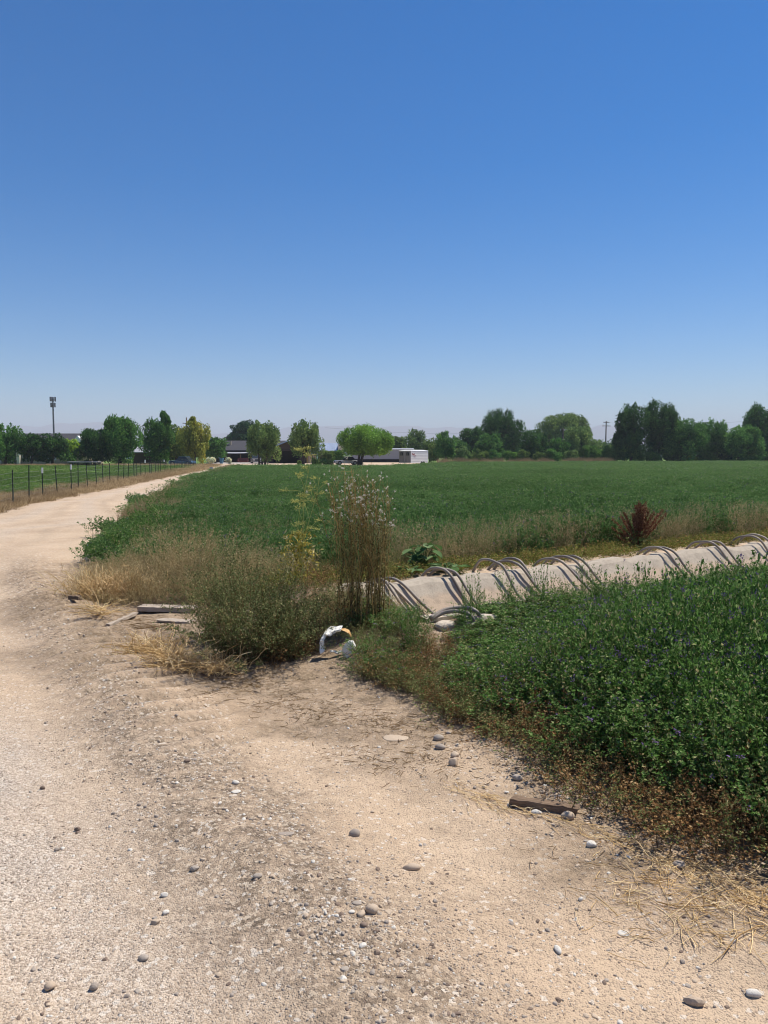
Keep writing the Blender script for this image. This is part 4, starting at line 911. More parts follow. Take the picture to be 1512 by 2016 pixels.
# broad-leaved plant on the far bank
def broad(n, hgt, sz, spread):
    def f(b, g):
        for i in range(n):
            a = g.uniform(0, 2*PI); L = spread*g.uniform(.4, 1); h = hgt*g.uniform(.35, 1); tip = np.array([L*math.cos(a), L*math.sin(a), h]); b.tube(catmull([(0, 0, 0), tip*.5+[0, 0, .04], tip], 3), .005, 5, 0, .5)
            w_ = sz*g.uniform(.7, 1.15); d = np.array([math.cos(a+g.normal(0, .5)), math.sin(a+g.normal(0, .5)), g.uniform(-.5, .5)]); d /= np.linalg.norm(d); s_ = np.cross(d, [0, 0, 1]); s_ /= np.linalg.norm(s_); u = np.cross(s_, d)
            nu, nv = 7, 6; V = []
            for p in range(nu):
                tt = p/(nu-1); ww = math.sin(PI*min(1, tt*.9+.12))**.7*.42*w_*(1+.12*math.sin(tt*19+i))
                for q in range(nv):
                    v = q/(nv-1)*2-1; V.append(tip+d*(tt*w_)+s_*(v*ww)+u*(-.35*tt*tt*w_+.14*w_*abs(v)+.03*w_*math.sin(v*9+tt*8+i)))
            fc = [[p*nv+q, (p+1)*nv+q, (p+1)*nv+q+1, p*nv+q+1] for p in range(nu-1) for q in range(nv-1)]
            b.add(V, fc, 1, g.uniform(0, 1), True)
    return f
M['broad'] = leafmat('broad_leaf', [(0, (.05, .10, .03)), (.6, (.10, .18, .055)), (1, (.22, .30, .14))], 8, .3, .2)
def bankloc(px, py): p = G(px, py, .27); return (p[0], p[1], float(height(p[0], p[1])))
plant('broad_leaved_plant', 'upright broad-leaved green plant on the far bank of the ditch', 'weed', bankloc(832, 1118), broad(22, .34, .17, .17), [M['alf_stem'], M['broad']])
plant('broad_leaved_plant', 'pale low broad-leaved plant drooping to the first high siphon arch', 'weed', bankloc(880, 1128), broad(12, .10, .17, .15), [M['alf_stem'], M['broad']])
plant('broad_leaved_plant', 'small broad-leaved plant behind the siphon tubes near the tall brown weeds', 'weed', bankloc(806, 1132), broad(9, .12, .12, .1), [M['alf_stem'], M['broad']])

# white broken plastic tub
def tub():
    r = empty('broken_tub', gl(664, 1306, .0), 'white broken plastic tub lying on its side with dark flecks, half sunk in weeds', 'tub')
    t = NT('white_plastic'); nz = t.noise(28, 4, .75); c = t.mix(t.math('MULTIPLY', t.ramp(nz, [(.55, (0, 0, 0)), (.62, (1, 1, 1))]), .75), (.88, .85, .78), (.16, .15, .13)); t.done(t.principled(c, .4, 0, .4)); M['white_pl'] = t.m
    t = NT('rusty_edge'); t.done(t.principled(t.ramp(t.noise(40), [(.3, (.40, .19, .05)), (.7, (.68, .45, .20))]), .7)); M['rusty'] = t.m
    # rim arc: a bent sheet around an axis tilted to the viewer
    def arc(a0, a1, rx, rz_, w0, cz, mat, name, lean=.3, th=.006, seed=1, pk=1.0):
        g = np.random.default_rng(seed); n = 26; V = []
        for i in range(n+1):
            u = i/n; a = a0+(a1-a0)*u; k = 1+.05*math.sin(a*5+seed)+.10*(float(vnoise(a*4, seed))-.5); ww = (1+.7*(float(vnoise(a*6, seed+9.0))-.5))*w0*(.55+.45*math.sin(PI*min(1, max(0, u*.9+.08))))*(1+.15*math.sin(a*7))
            for (dr, dd) in ((0, -ww/2), (-.018, -ww/2+.012), (-.012, ww*.1), (0, ww/2), (.012, ww/2), (.014, 0), (.012, -ww/2)):
                rr1 = 1+dr*pk/rx+.03*(float(vnoise(a*9, dd*60, seed))-.5); V.append((rx*k*rr1*math.cos(a)+dd*.25, dd+lean*rz_*math.sin(a), max(-.03, cz+rz_*k*rr1*math.sin(a)+dd*.35)))
        m = 7; f = [[i*m+j, (i+1)*m+j, (i+1)*m+(j+1) % m, i*m+(j+1) % m] for i in range(n) for j in range(m)]
        b = MB(); b.add(V, f, 0, None, False); return b.build(name, mat, r)
    arc(PI*1.18, PI*.42, .125, .105, .10, .10, M['white_pl'], 'rim', seed=2)
    arc(PI*.41, PI*.13, .125, .105, .035, .105, M['rusty'], 'torn_edge', seed=3, pk=.45)
    # standing flap at the right
    g = np.random.default_rng(5); V = []; n, m = 8, 6
    for i in range(n):
        for j in range(m):
            u, v = i/(n-1), j/(m-1); wd = .075*math.sin(PI*(u*.8+.12)); V.append((.085+(v-.5)*wd*1.5+u*.03, -.07+.03*math.sin(v*PI)*-1, -.01+u*.15))
    V2 = [(x, y+.007, z) for x, y, z in V]; f = [[i*m+j, i*m+j+1, (i+1)*m+j+1, (i+1)*m+j] for i in range(n-1) for j in range(m-1)]
    b = MB(); b.add(V+V2, f+[[q+n*m for q in x[::-1]] for x in f]+[[i*m, (i+1)*m, (i+1)*m+n*m, i*m+n*m] for i in range(n-1)]+[[i*m+m-1, i*m+m-1+n*m, (i+1)*m+m-1+n*m, (i+1)*m+m-1] for i in range(n-1)]+[[(n-1)*m+j, (n-1)*m+j+1, (n-1)*m+j+1+n*m, (n-1)*m+j+n*m] for j in range(m-1)], 0, None, True); b.build('side_flap', M['white_pl'], r)
    b = MB()
    for q in range(5): pebble(b, g, (-.04+q*.018+g.normal(0, .006), -.02+g.normal(0, .01), .02+g.uniform(0, .03)), (.018, .012, .010), .2, 1, 1.0*q)
    b.build('torn_shards', M['white_pl'], r)
tub()

# ------------------------------------------------------------------ fence
M['post'] = flat('dark_steel_post', (.05, .06, .052), .7, .3); M['wire'] = flat('galvanised_wire', (.22, .22, .21), .5, .6); M['white'] = flat('white_paint', (.75, .75, .73), .6, var=.05)
fr = empty('wire_fence', (FENCE[3][0], FENCE[3][1], 0), 'long wire fence on dark steel posts between the pasture and the road', 'fence')
fo = np.array([FENCE[3][0], FENCE[3][1], 0])
g = np.random.default_rng(51); tops = []
pm = None
for i, (x, y) in enumerate(FENCE):
    h = 1.25+g.normal(0, .05)
    if pm is None:
        b = MB(); b.box((0, 0, .5), (.038, .010, 1.5)); b.box((0, .017, .5), (.010, .030, 1.5)); 
        for q in range(9): b.box((0, -.01, .2+q*.12), (.025, .012, .02))
        o = b.build('post', M['post'], fr); pm = o.data
    else:
        o = bpy.data.objects.new('post', pm); COL.objects.link(o); o.parent = fr
    px = x+g.normal(0, .05); o.location = (px-fo[0], y-fo[1], 0); o.rotation_euler = (g.normal(0, .025), g.normal(0, .025), g.uniform(-.3, .3)); o.scale = (1, 1, h/1.25)
    tops.append((px, y, h))
    if i in (6, 8, 20, 26):
        b = MB(); b.box((0, 0, 1.13), (.06, .06, .22)); c = b.build('post_cap', M['white'], o)
for z in (.15, .28, .42, .58, .74, .92, 1.1):
    P = []
    for (x0, y0, _), (x1, y1, _) in zip(tops[:-1], tops[1:]):
        for t in (0, .25, .5, .75): P.append((x0+(x1-x0)*t-fo[0], y0+(y1-y0)*t-fo[1], z-.03*math.sin(PI*t)*g.uniform(.3, 1.6)))
    b = MB(); b.tube(P, .0035 if z > .6 else .0025, 4); b.build('wire', M['wire'], fr)
b = MB(); q = []
for i in range(0, 24):
    x0, y0, _ = tops[i]; x1, y1, _ = tops[i+1]
    for t in np.arange(0, 1, .06): q.append([(x0+(x1-x0)*t-fo[0], y0+(y1-y0)*t-fo[1], .13), (x0+(x1-x0)*t-fo[0], y0+(y1-y0)*t-fo[1], 1.0)])
b.tubes(np.array(q), np.full((len(q), 2), .0018), 3); b.build('mesh_wire', M['wire'], fr)

# ------------------------------------------------------------------ trees
def crown_mesh(b, g, C, Rr, leaf, nl, lobes, style, mat=0):
    C = np.array(C, float); Rr = np.array(Rr, float); L = []
    for i in range(lobes):
        a = g.uniform(0, 2*PI); zf = g.uniform(-.88, .88); rd_ = ((1-max(0, zf)**2.6)**.6 if zf > 0 else (1-(-zf)**4)**.5)*g.uniform(.35, .84)**.7
        p = C+Rr*np.array([math.cos(a)*rd_, math.sin(a)*rd_, zf*.86]); s = Rr.mean()*g.uniform(.2, .36); st = np.array([1, 1, 1.0])
        if style == 'upright': st = np.array([.75, .75, 1.5]); p[2] += .12*Rr[2]*g.uniform(0, 1)
        if style == 'flat': st = np.array([1.2, 1.2, .7])
        if style == 'weep': st = np.array([.7, .7, 1.5]); 
        if style == 'pine': st = np.array([1.15, 1.15, .5])
        if style == 'smooth': s = Rr.mean()*g.uniform(.22, .3); v = rdir(g, 1)[0]; v[2] = max(v[2], -.62); p = C+v*Rr*g.uniform(.70, .8)
        L.append((p, s*st))
    if style == 'upright':
        for i in range(lobes//3): x, y = g.uniform(-.65, .65, 2); L.append((C+Rr*[x, y, math.sqrt(max(.05, 1-x*x-y*y))*g.uniform(.85, 1.08)], Rr.mean()*np.array([.10, .10, .32])))
    tot = sum(np.prod(s)**(2/3) for _, s in L); 
    for p, s in L:
        lr = g.uniform(-.28, .28); n = max(8, int(nl*np.prod(s)**(2/3)/tot)); v = rdir(g, n); r = g.uniform(.25, 1, n)**.45*(1+g.normal(0, .09, n))
        P = p+v*s*r[:, None]; D = rdir(g, n)*.9+v
        if style == 'weep': D = D*.4+np.array([0, 0, -1.0])
        elif style == 'upright': D = D+np.array([0, 0, .8])
        b.leaves(P, D, rdir(g, n, 1.0)+v*.6, leaf*g.uniform(.6, 1.4, n), leaf*g.uniform(.45, .8, n), mat, np.clip(g.uniform(.1, .9, n)+lr+.25*v[:, 2]*0, 0, 1))
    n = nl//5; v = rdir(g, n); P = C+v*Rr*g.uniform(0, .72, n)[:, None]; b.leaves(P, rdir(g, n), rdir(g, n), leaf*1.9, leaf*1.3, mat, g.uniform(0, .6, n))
def tree(name, label, px, D, top, wpx, bot, style, mat, seed, dens=1.0, base=None, trunks=1, leanx=0, group=None, cat='tree', lobes=None, bark='bark', leafk=1.0, crowns=None, tr=1.0):
    g = np.random.default_rng(seed); x = XD(px, D); ztop = ZD(top, D); zb = max(.15, ZD(bot, D)-.3); rx = wpx/2/F*D*1.2; rz_ = (ztop-zb)/2; bx = 0 if base is None else XD(base, D)-x
    r = empty(name, (x+bx, D, 0), label, cat, group)
    leaf = D*.0021*leafk+.04; area = 4*PI*((rx*rx+2*rx*rz_)/3); nl = int(min(26000, max(700, dens*1.9*area/(leaf*leaf*.32))))
    b = MB(); lb = lobes or int(np.clip(10+rx*7, 12, 46))
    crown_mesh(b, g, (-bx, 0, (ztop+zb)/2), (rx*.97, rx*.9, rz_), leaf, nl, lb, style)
    if crowns:
        for (cpx, ctop, cw, cbot, cst) in crowns:
            a = XD(cpx, D)-x-bx; zt, zbb = ZD(ctop, D), max(.2, ZD(cbot, D)); crown_mesh(b, g, (a, 0, (zt+zbb)/2), (cw/2/F*D, cw/2/F*D, (zt-zbb)/2), leaf, max(250, int(nl*.22)), 8, cst)
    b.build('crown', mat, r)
    b = MB(); zc = (ztop+zb)/2
    for k in range(trunks):
        o = (k-(trunks-1)/2)*.35; rt = max(.09, rx*.075)*(1 if trunks == 1 else .7)*tr; sx = o*1.5+leanx-bx*.6
        P = catmull([(o, 0, -.1), (o+sx*.3, 0, zc*.35), (sx, 0, zc*.75), (sx*1.2, 0, zc+rz_*.5)], 4); b.tube(P, np.linspace(rt*1.3, rt*.3, len(P)), 8)
        for j in range(4):
            a = g.uniform(0, 2*PI); q = P[len(P)//2+j % 3-1]; e = np.array([rx*.65*math.cos(a)-bx*.5, rx*.6*math.sin(a), zc+rz_*g.uniform(0, .5)]); b.tube(catmull([q, (q+e)/2+[0, 0, .2], e], 3), np.linspace(rt*.5, rt*.12, 7), 5)
    b.build('trunk', M[bark], r)
    return r
TL = [
 ('leafy_tree', 'dark leafy tree cut by the picture edge before the tan house', 10, 118, 843, 62, 908, 'upright', 'mid', 1, {}),
 ('leafy_tree', 'dark tree with bare forked trunk before the tan house porch', 62, 120, 851, 46, 906, 'round', 'dark', 2, {}),
 ('leafy_tree', 'low rounded dark tree standing below the cell tower', 103, 121, 853, 56, 908, 'round', 'dark', 3, {}),
 ('leafy_tree', 'small lime-yellow tree between two dark trees', 141, 128, 864, 36, 902, 'round', 'lime', 4, {}),
 ('leafy_tree', 'dark bushy tree behind the trampoline', 186, 120, 846, 62, 915, 'round', 'dark', 5, {}),
 ('leafy_tree', 'tall dark green tree with ragged pointed top behind the pasture fence', 236, 121, 829, 74, 915, 'upright', 'mid', 6, dict(crowns=[(216, 833, 22, 880, 'upright'), (252, 828, 20, 870, 'upright')])),
 ('leafy_tree', 'dark green tree with a wispy leaning top', 311, 128, 834, 58, 914, 'upright', 'mid', 7, dict(crowns=[(324, 812, 17, 860, 'upright'), (330, 818, 10, 850, 'upright')])),
 ('leafy_tree', 'mid green tree between the wispy-topped tree and the willow', 347, 131, 836, 50, 912, 'round', 'olive', 8, {}),
 ('willow_tree', 'yellowing willow beside the road with a utility pole behind it', 383, 124, 828, 56, 912, 'weep', 'yellow', 9, dict(crowns=[(381, 822, 15, 860, 'upright')], dens=.8)),
 ('small_tree', 'green tree beside the dark roofed house at the drive', 424, 150, 858, 40, 905, 'round', 'mid', 10, {}),
 ('pine_tree', 'dark pine rising behind the dark roofed house', 480, 205, 824, 62, 900, 'pine', 'pine', 11, dict(crowns=[(455, 850, 24, 885, 'pine'), (503, 838, 20, 880, 'pine')])),
 ('leafy_tree', 'multi-stemmed olive-green tree in front of the garage and parked vehicle', 519, 112, 836, 57, 906, 'upright', 'pale', 12, dict(trunks=3, crowns=[(500, 850, 26, 890, 'upright')], base=516)),
 ('leafy_tree', 'grey-green tree with crooked trunk before the dark barn', 603, 108, 833, 58, 904, 'upright', 'pale', 13, dict(base=596, leanx=.3, dens=.85)),
 ('globe_willow', 'bright green dome-shaped willow by the long grey trailer', 720, 122, 841, 100, 895, 'smooth', 'bright', 14, dict(base=708, trunks=2, lobes=80, dens=2.3, tr=.8, leafk=.8)),
 ('leafy_tree', 'olive tree behind the long grey trailer, beside the dome willow', 787, 185, 861, 34, 900, 'round', 'olive', 15, {}),
 ('leafy_tree', 'pale green pointed tree behind the white box trailer', 817, 180, 850, 34, 900, 'upright', 'pale', 16, {}),
 ('leafy_tree', 'thin olive tree beside the far white house', 846, 178, 862, 26, 902, 'round', 'olive', 17, {}),
 ('leafy_tree', 'dark bushy tree just past the white box trailer', 878, 158, 856, 40, 906, 'upright', 'mid', 18, {}),
 ('leafy_tree', 'round olive-green tree between the trailer and the first dark shoulder tree', 900, 162, 864, 38, 908, 'round', 'mid', 41, {}),
 ('small_tree', 'low olive tree right behind the tow end of the box trailer', 862, 170, 868, 34, 908, 'round', 'olive', 42, {}),
 ('leafy_tree', 'dark tree, low shoulder of the big cottonwood', 931, 165, 838, 46, 902, 'round', 'dark', 19, {}),
 ('cottonwood_tree', 'big round dark cottonwood, first large crown past the box trailer', 987, 185, 820, 84, 898, 'upright', 'dark', 20, dict(lobes=44)),
 ('leafy_tree', 'mid green tree in front of the big round cottonwood', 962, 158, 853, 52, 906, 'round', 'mid', 21, {}),
 ('leafy_tree', 'dark low tree in the gap between the two big round crowns', 1050, 156, 855, 54, 906, 'upright', 'dark', 22, {}),
 ('cottonwood_tree', 'wide olive round tree with a flat top, second large crown', 1109, 225, 815, 98, 886, 'smooth', 'olive', 23, dict(lobes=52, dens=1.3)),
 ('leafy_tree', 'pale feathery tree in front of the wide olive crown', 1133, 160, 845, 56, 906, 'upright', 'pale', 24, {}),
 ('leafy_tree', 'dark leafy tree before the small cross-armed pole', 1098, 156, 858, 36, 908, 'round', 'mid', 25, {}),
 ('leafy_tree', 'low pale tree at the foot of the tall utility pole', 1180, 170, 868, 52, 906, 'round', 'pale', 26, {}),
 ('leafy_tree', 'very tall dark tree just past the utility pole', 1243, 158, 804, 58, 904, 'upright', 'dark', 27, dict(crowns=[(1222, 826, 26, 880, 'round')])),
 ('leafy_tree', 'tall dark tree with windswept ragged top', 1297, 160, 802, 66, 906, 'upright', 'dark', 28, dict(crowns=[(1320, 812, 18, 840, 'round')])),
 ('leafy_tree', 'dark tree sloping down from the windswept tall one', 1348, 158, 825, 70, 908, 'round', 'mid', 29, {}),
 ('leafy_tree', 'medium rounded tree in the dip of the tree row', 1398, 160, 837, 66, 908, 'upright', 'mid', 30, {}),
 ('leafy_tree', 'full rounded mid green tree at the end of the field', 1455, 157, 839, 80, 908, 'round', 'mid', 31, {}),
 ('leafy_tree', 'tall dark tree cut by the picture edge', 1503, 175, 808, 84, 905, 'upright', 'dark', 32, {}),
 ('leafy_tree', 'dark broad tree beyond the picture edge end of the row', 1590, 172, 815, 110, 905, 'round', 'dark', 33, {}),
]
for (nm, lb, px, D, top, wd, bot, st, mt, sd_2, kw) in TL: tree(nm, lb, px, D, top, wd, bot, st, TM[mt], sd_2, **kw)
# shrubs
def shrub(px, D, top, wpx, mat, seed, label, style='round', bot=912, name='shrub', cat='shrub', group=None):
    g = np.random.default_rng(seed); x = XD(px, D); zt = ZD(top, D); zb = 0.0; rx = wpx/2/F*D; leaf = D*.0014+.03; area = 4*PI*((rx*rx+2*rx*zt/2)/3); nl = int(max(300, 1.7*area/(leaf*leaf*.32)))
    b = MB(); crown_mesh(b, g, (0, 0, zt/2), (rx, rx*.8, zt/2), leaf, nl, 14, style); o = b.build(name, TM[mat]); o.location = (x, D, 0); return tag(o, label, cat, group)
shrub(415, 140, 901, 20, 'white', 1, 'white flowering shrub beside the driveway, wide one'); shrub(450, 143, 901, 12, 'white', 2, 'white flowering shrub by the blue bin, small one')
shrub(142, 117, 898, 20, 'shrub', 3, 'small green shrub beside the trampoline'); shrub(173, 119, 905, 16, 'pale', 4, 'pale low shrub behind the trampoline')
shrub(648, 132, 889, 34, 'olive', 5, 'olive shrub below the metal roofed shed'); shrub(668, 130, 886, 26, 'shrub', 6, 'bright shrub beside the metal roofed shed')
shrub(620, 108, 903, 12, 'mid', 7, 'small bush at the foot of the crooked-trunk tree'); shrub(640, 128, 905, 34, 'dark', 8, 'low dark hedge-like bush on the sandy yard'); shrub(589, 110, 907, 8, 'olive', 9, 'tiny bush on the sandy yard before the barn')
for i, (px, top, wd, mt) in enumerate(((912, 872, 34, 'pale'), (945, 884, 40, 'olive'), (975, 888, 34, 'mid'), (1005, 886, 34, 'shrub'), (1030, 884, 30, 'olive'), (1065, 888, 34, 'olive'), (1090, 884, 34, 'mid'), (1125, 888, 40, 'pale'), (1160, 880, 44, 'shrub'), (1192, 878, 40, 'shrub'), (1222, 877, 40, 'shrub'), (1250, 883, 36, 'shrub'), (1285, 893, 40, 'mid'), (1330, 892, 44, 'dark'), (1362, 896, 24, 'lime'), (1390, 890, 40, 'mid'), (1430, 894, 40, 'dark'), (1475, 890, 50, 'mid'), (1520, 890, 50, 'dark'))):
    shrub(px, 152 if px < 1150 else 153+.004*px, top, wd, mt, 20+i, ['pale shrub at the start of the tree row past the box trailer', 'olive shrub under the first dark trees of the row', 'green shrub below the big round cottonwood', 'bright shrub beside the big round cottonwood', 'olive shrub in the gap before the second big crown', 'olive shrub behind tan grass under the second big crown', 'green shrub under the wide olive crown', 'pale shrub under the pale feathery tree', 'bright green bush at the foot of the utility pole, first', 'bright green bush right below the utility pole', 'bright green bush between the pole and the tallest tree', 'bright green bush before the tallest dark tree', 'green bush under the windswept tree', 'dark bush under the sloping dark tree', 'small yellow-lime bush glowing at the field end', 'green bush under the medium tree of the dip', 'dark bush between the dip and the full rounded tree', 'green bush below the full rounded tree', 'dark bush under the tall tree at the picture edge'][i])
# distant tree line: one far mass
g = np.random.default_rng(61); b = MB()
for k in range(150):
    D = g.uniform(330, 520); px = g.uniform(-250, 1760); top = 871+g.normal(0, 4) if not (540 < px < 1180) else 876+g.normal(0, 3)
    x = XD(px, D); zt = ZD(top, D); rx = g.uniform(5, 11); crown_mesh(b, g, (x, D, zt/2), (rx, rx, zt/2), .9, 420, 9, 'round')
tag(b.build('distant_treeline', TM['far']), 'far-off dark tree line along the horizon', 'tree line', kind='stuff')

# ------------------------------------------------------------------ buildings
def mt(name, c, rough=.8, var=.12, scale=1.5, metal=0): M[name] = flat(name, c, rough, metal, .3, var, scale); return M[name]
mt('dark_siding', (.055, .04, .03)); mt('shingle', (.055, .053, .06), .95); mt('tan_wall', (.40, .32, .22)); mt('void', (.012, .012, .013), .9); mt('metal_roof', (.42, .48, .58), .35, metal=.4); mt('blue_roof', (.30, .42, .60), .35, metal=.3)
mt('cream_wall', (.60, .55, .44)); mt('white_wall', (.78, .78, .76), .5, .04); mt('grey_panel', (.33, .34, .37), .6, .06); mt('red_cloth', (.13, .035, .035)); mt('pale_canvas', (.33, .33, .36)); mt('concrete_pad', (.62, .58, .53)); mt('glass_dark', (.03, .04, .05), .1)
mt('brown_post', (.20, .13, .06)); mt('maroon', (.26, .02, .03), .6, .05); mt('rubber', (.02, .02, .02)); mt('steel', (.25, .26, .27), .4, metal=.7); mt('blue_bin', (.08, .20, .30)); mt('silver_paint', (.42, .42, .43), .3, .05, 1, .6); mt('tan_paint', (.22, .19, .16), .3, .05, 1, .5); mt('blue_paint', (.06, .12, .20), .3, .05, 1, .2); mt('tower_grey', (.10, .10, .115), .6, metal=.3); mt('pole_wood', (.10, .075, .06))
def gable(b, w_, d, h, rise, c=(0, 0, 0), over=.5, mat=0, th=.15, axis='x'):
    """roof: two slabs; ridge along x (or y)"""
    hw = d/2+over; L = w_+2*over; sl = rise/(d/2); zl = h-over*sl
    prof = [(-hw, zl), (0, h+rise), (hw, zl), (hw, zl+th), (0, h+rise+th), (-hw, zl+th)]
    if axis == 'x': b.prism(prof, (L, 0, 0), (c[0]-L/2, c[1], c[2]), (0, 1, 0), (0, 0, 1), mat)
    else: b.prism(prof, (0, L, 0), (c[0], c[1]-L/2, c[2]), (1, 0, 0), (0, 0, 1), mat)
def gwalls(b, w_, d, h, rise, axis='x', mat=0, c=(0, 0, 0)):
    prof = [(-d/2, 0), (d/2, 0), (d/2, h), (0, h+rise-.02), (-d/2, h)]
    if axis == 'x': b.prism(prof, (w_, 0, 0), (c[0]-w_/2, c[1], c[2]), (0, 1, 0), (0, 0, 1), mat)
    else: b.prism(prof, (0, w_, 0), (c[0], c[1]-w_/2, c[2]), (1, 0, 0), (0, 0, 1), mat)
def win(parent, x, y, z, w_, h, glass='glass_dark', frame='white_wall'):
    b = MB(); b.box((x, y, z+h/2), (w_, .06, .08)); b.box((x, y, z-h/2), (w_, .06, .08)); b.box((x-w_/2, y, z), (.08, .06, h)); b.box((x+w_/2, y, z), (.08, .06, h)); o = b.build('window', M[frame], parent)
    b = MB(); b.box((x, y+.01, z), (w_-.08, .03, h-.08)); b.build('pane', M[glass], o)
# dark ranch house
D = 165; cx_ = XD(484, D)
r = empty('ranch_house', (cx_, D+5, 0), 'dark brown ranch house with grey shingle roof and open carport where the road ends', 'house')
Wd = (556-414)/F*D
def facade_with_hole(parent, w_, d, h, rise, hole_x, hole_w, hole_h, mat):
    b = MB(); f = -d/2; x0 = -w_/2; x1 = hole_x-hole_w/2; x2 = hole_x+hole_w/2; x3 = w_/2
    b.box(((x0+x1)/2, f+.1, h/2), (x1-x0, .2, h)); b.box(((x2+x3)/2, f+.1, h/2), (x3-x2, .2, h)); b.box(((x1+x2)/2, f+.1, (h+hole_h)/2), (x2-x1, .2, h-hole_h))
    b.box((0, d/2-.1, h/2), (w_, .2, h)); b.box((x0+.1, 0, h/2), (.2, d-.4, h)); b.box((x3-.1, 0, h/2), (.2, d-.4, h)); b.box((0, 0, h-.05), (w_-.4, d-.4, .1))
    b.build('wall', mat, parent)
facade_with_hole(r, Wd, 9, 2.7, 0, XD(482, D)-cx_, 6.2, 2.3, M['dark_siding'])
b = MB(); gable(b, Wd, 9, 2.72, 1.9); b.prism([(-4.4, 2.72), (4.4, 2.72), (0, 4.55)], (Wd-.2, 0, 0), (-Wd/2+.1, 0, 0), (0, 1, 0), (0, 0, 1)); rf = b.build('roof', M['shingle'], r)
b = MB(); b.box((-3.9, -2.2, 4.1), (.5, .5, 1.0)); b.build('chimney', M['tan_wall'], rf)
for p in (-6.2, -5.0): b = MB(); b.lathe([(.12, 3.6), (.12, 4.5), (.17, 4.52), (.17, 4.6)], (p, -1.5, 0), 8); b.build('vent_pipe', M['steel'], rf)
n = 9; V = []
for i in range(n+1):
    x = -6.3/2+6.3*i/n; sag = -.12*math.sin(PI*i/n)
    V += [(x, -4.5, 2.32+sag*.3), (x, -6.6, 2.12+sag), (x, -6.6, 2.0+sag), (x, -4.5, 2.26+sag*.3)]
b = MB(); b.add([(x+XD(466, D)-cx_, y, z) for x, y, z in V], [[i*4+j, (i+1)*4+j, (i+1)*4+(j+1) % 4, i*4+(j+1) % 4] for i in range(n) for j in range(4)]); b.build('awning', M['pale_canvas'], r)
for px in (447, 476, 496): b = MB(); b.box((XD(px, D)-cx_, -6.5, 1.05), (.12, .12, 2.1)); b.build('porch_post', M['brown_post'], r)
win(r, XD(428, D)-cx_, -4.53, 1.5, 1.2, 1.0)
# furniture under the awning
D = 160; b_ = empty('porch_sofa', (XD(478, D), D, 0), 'red cushioned sofa under the awning of the dark house', 'sofa')
b = MB(); b.box((0, 0, .3), (2.1, .8, .3)); b.build('seat', M['red_cloth'], b_); b = MB(); b.box((0, .32, .72), (2.1, .2, .52)); b.build('backrest', M['red_cloth'], b_)
for s_ in (-1, 1): b = MB(); b.box((s_*1.0, -.05, .5), (.2, .75, .3)); b.build('armrest', M['red_cloth'], b_)
# concrete pad (part of the setting), yard
b = MB(); b.box((XD(470, 152), 153, .02), (11, 12, .05)); tag(b.build('driveway', M['concrete_pad']), 'bright concrete driveway before the dark house', 'driveway', kind='structure')
# blue bin
r = empty('wheelie_bin', (XD(436, 146), 146, 0), 'blue bin at the corner of the driveway', 'bin'); b = MB(); b.prism([(-.25, 0), (.25, 0), (.32, .95), (-.32, .95)], (0, .6, 0), (0, -.3, 0), (1, 0, 0), (0, 0, 1)); b.build('body', M['blue_bin'], r); b = MB(); b.prism([(-.35, .95), (.35, .95), (.3, 1.05), (-.3, 1.05)], (0, .72, 0), (0, -.36, 0), (1, 0, 0), (0, 0, 1)); b.build('lid', M['blue_bin'], r)
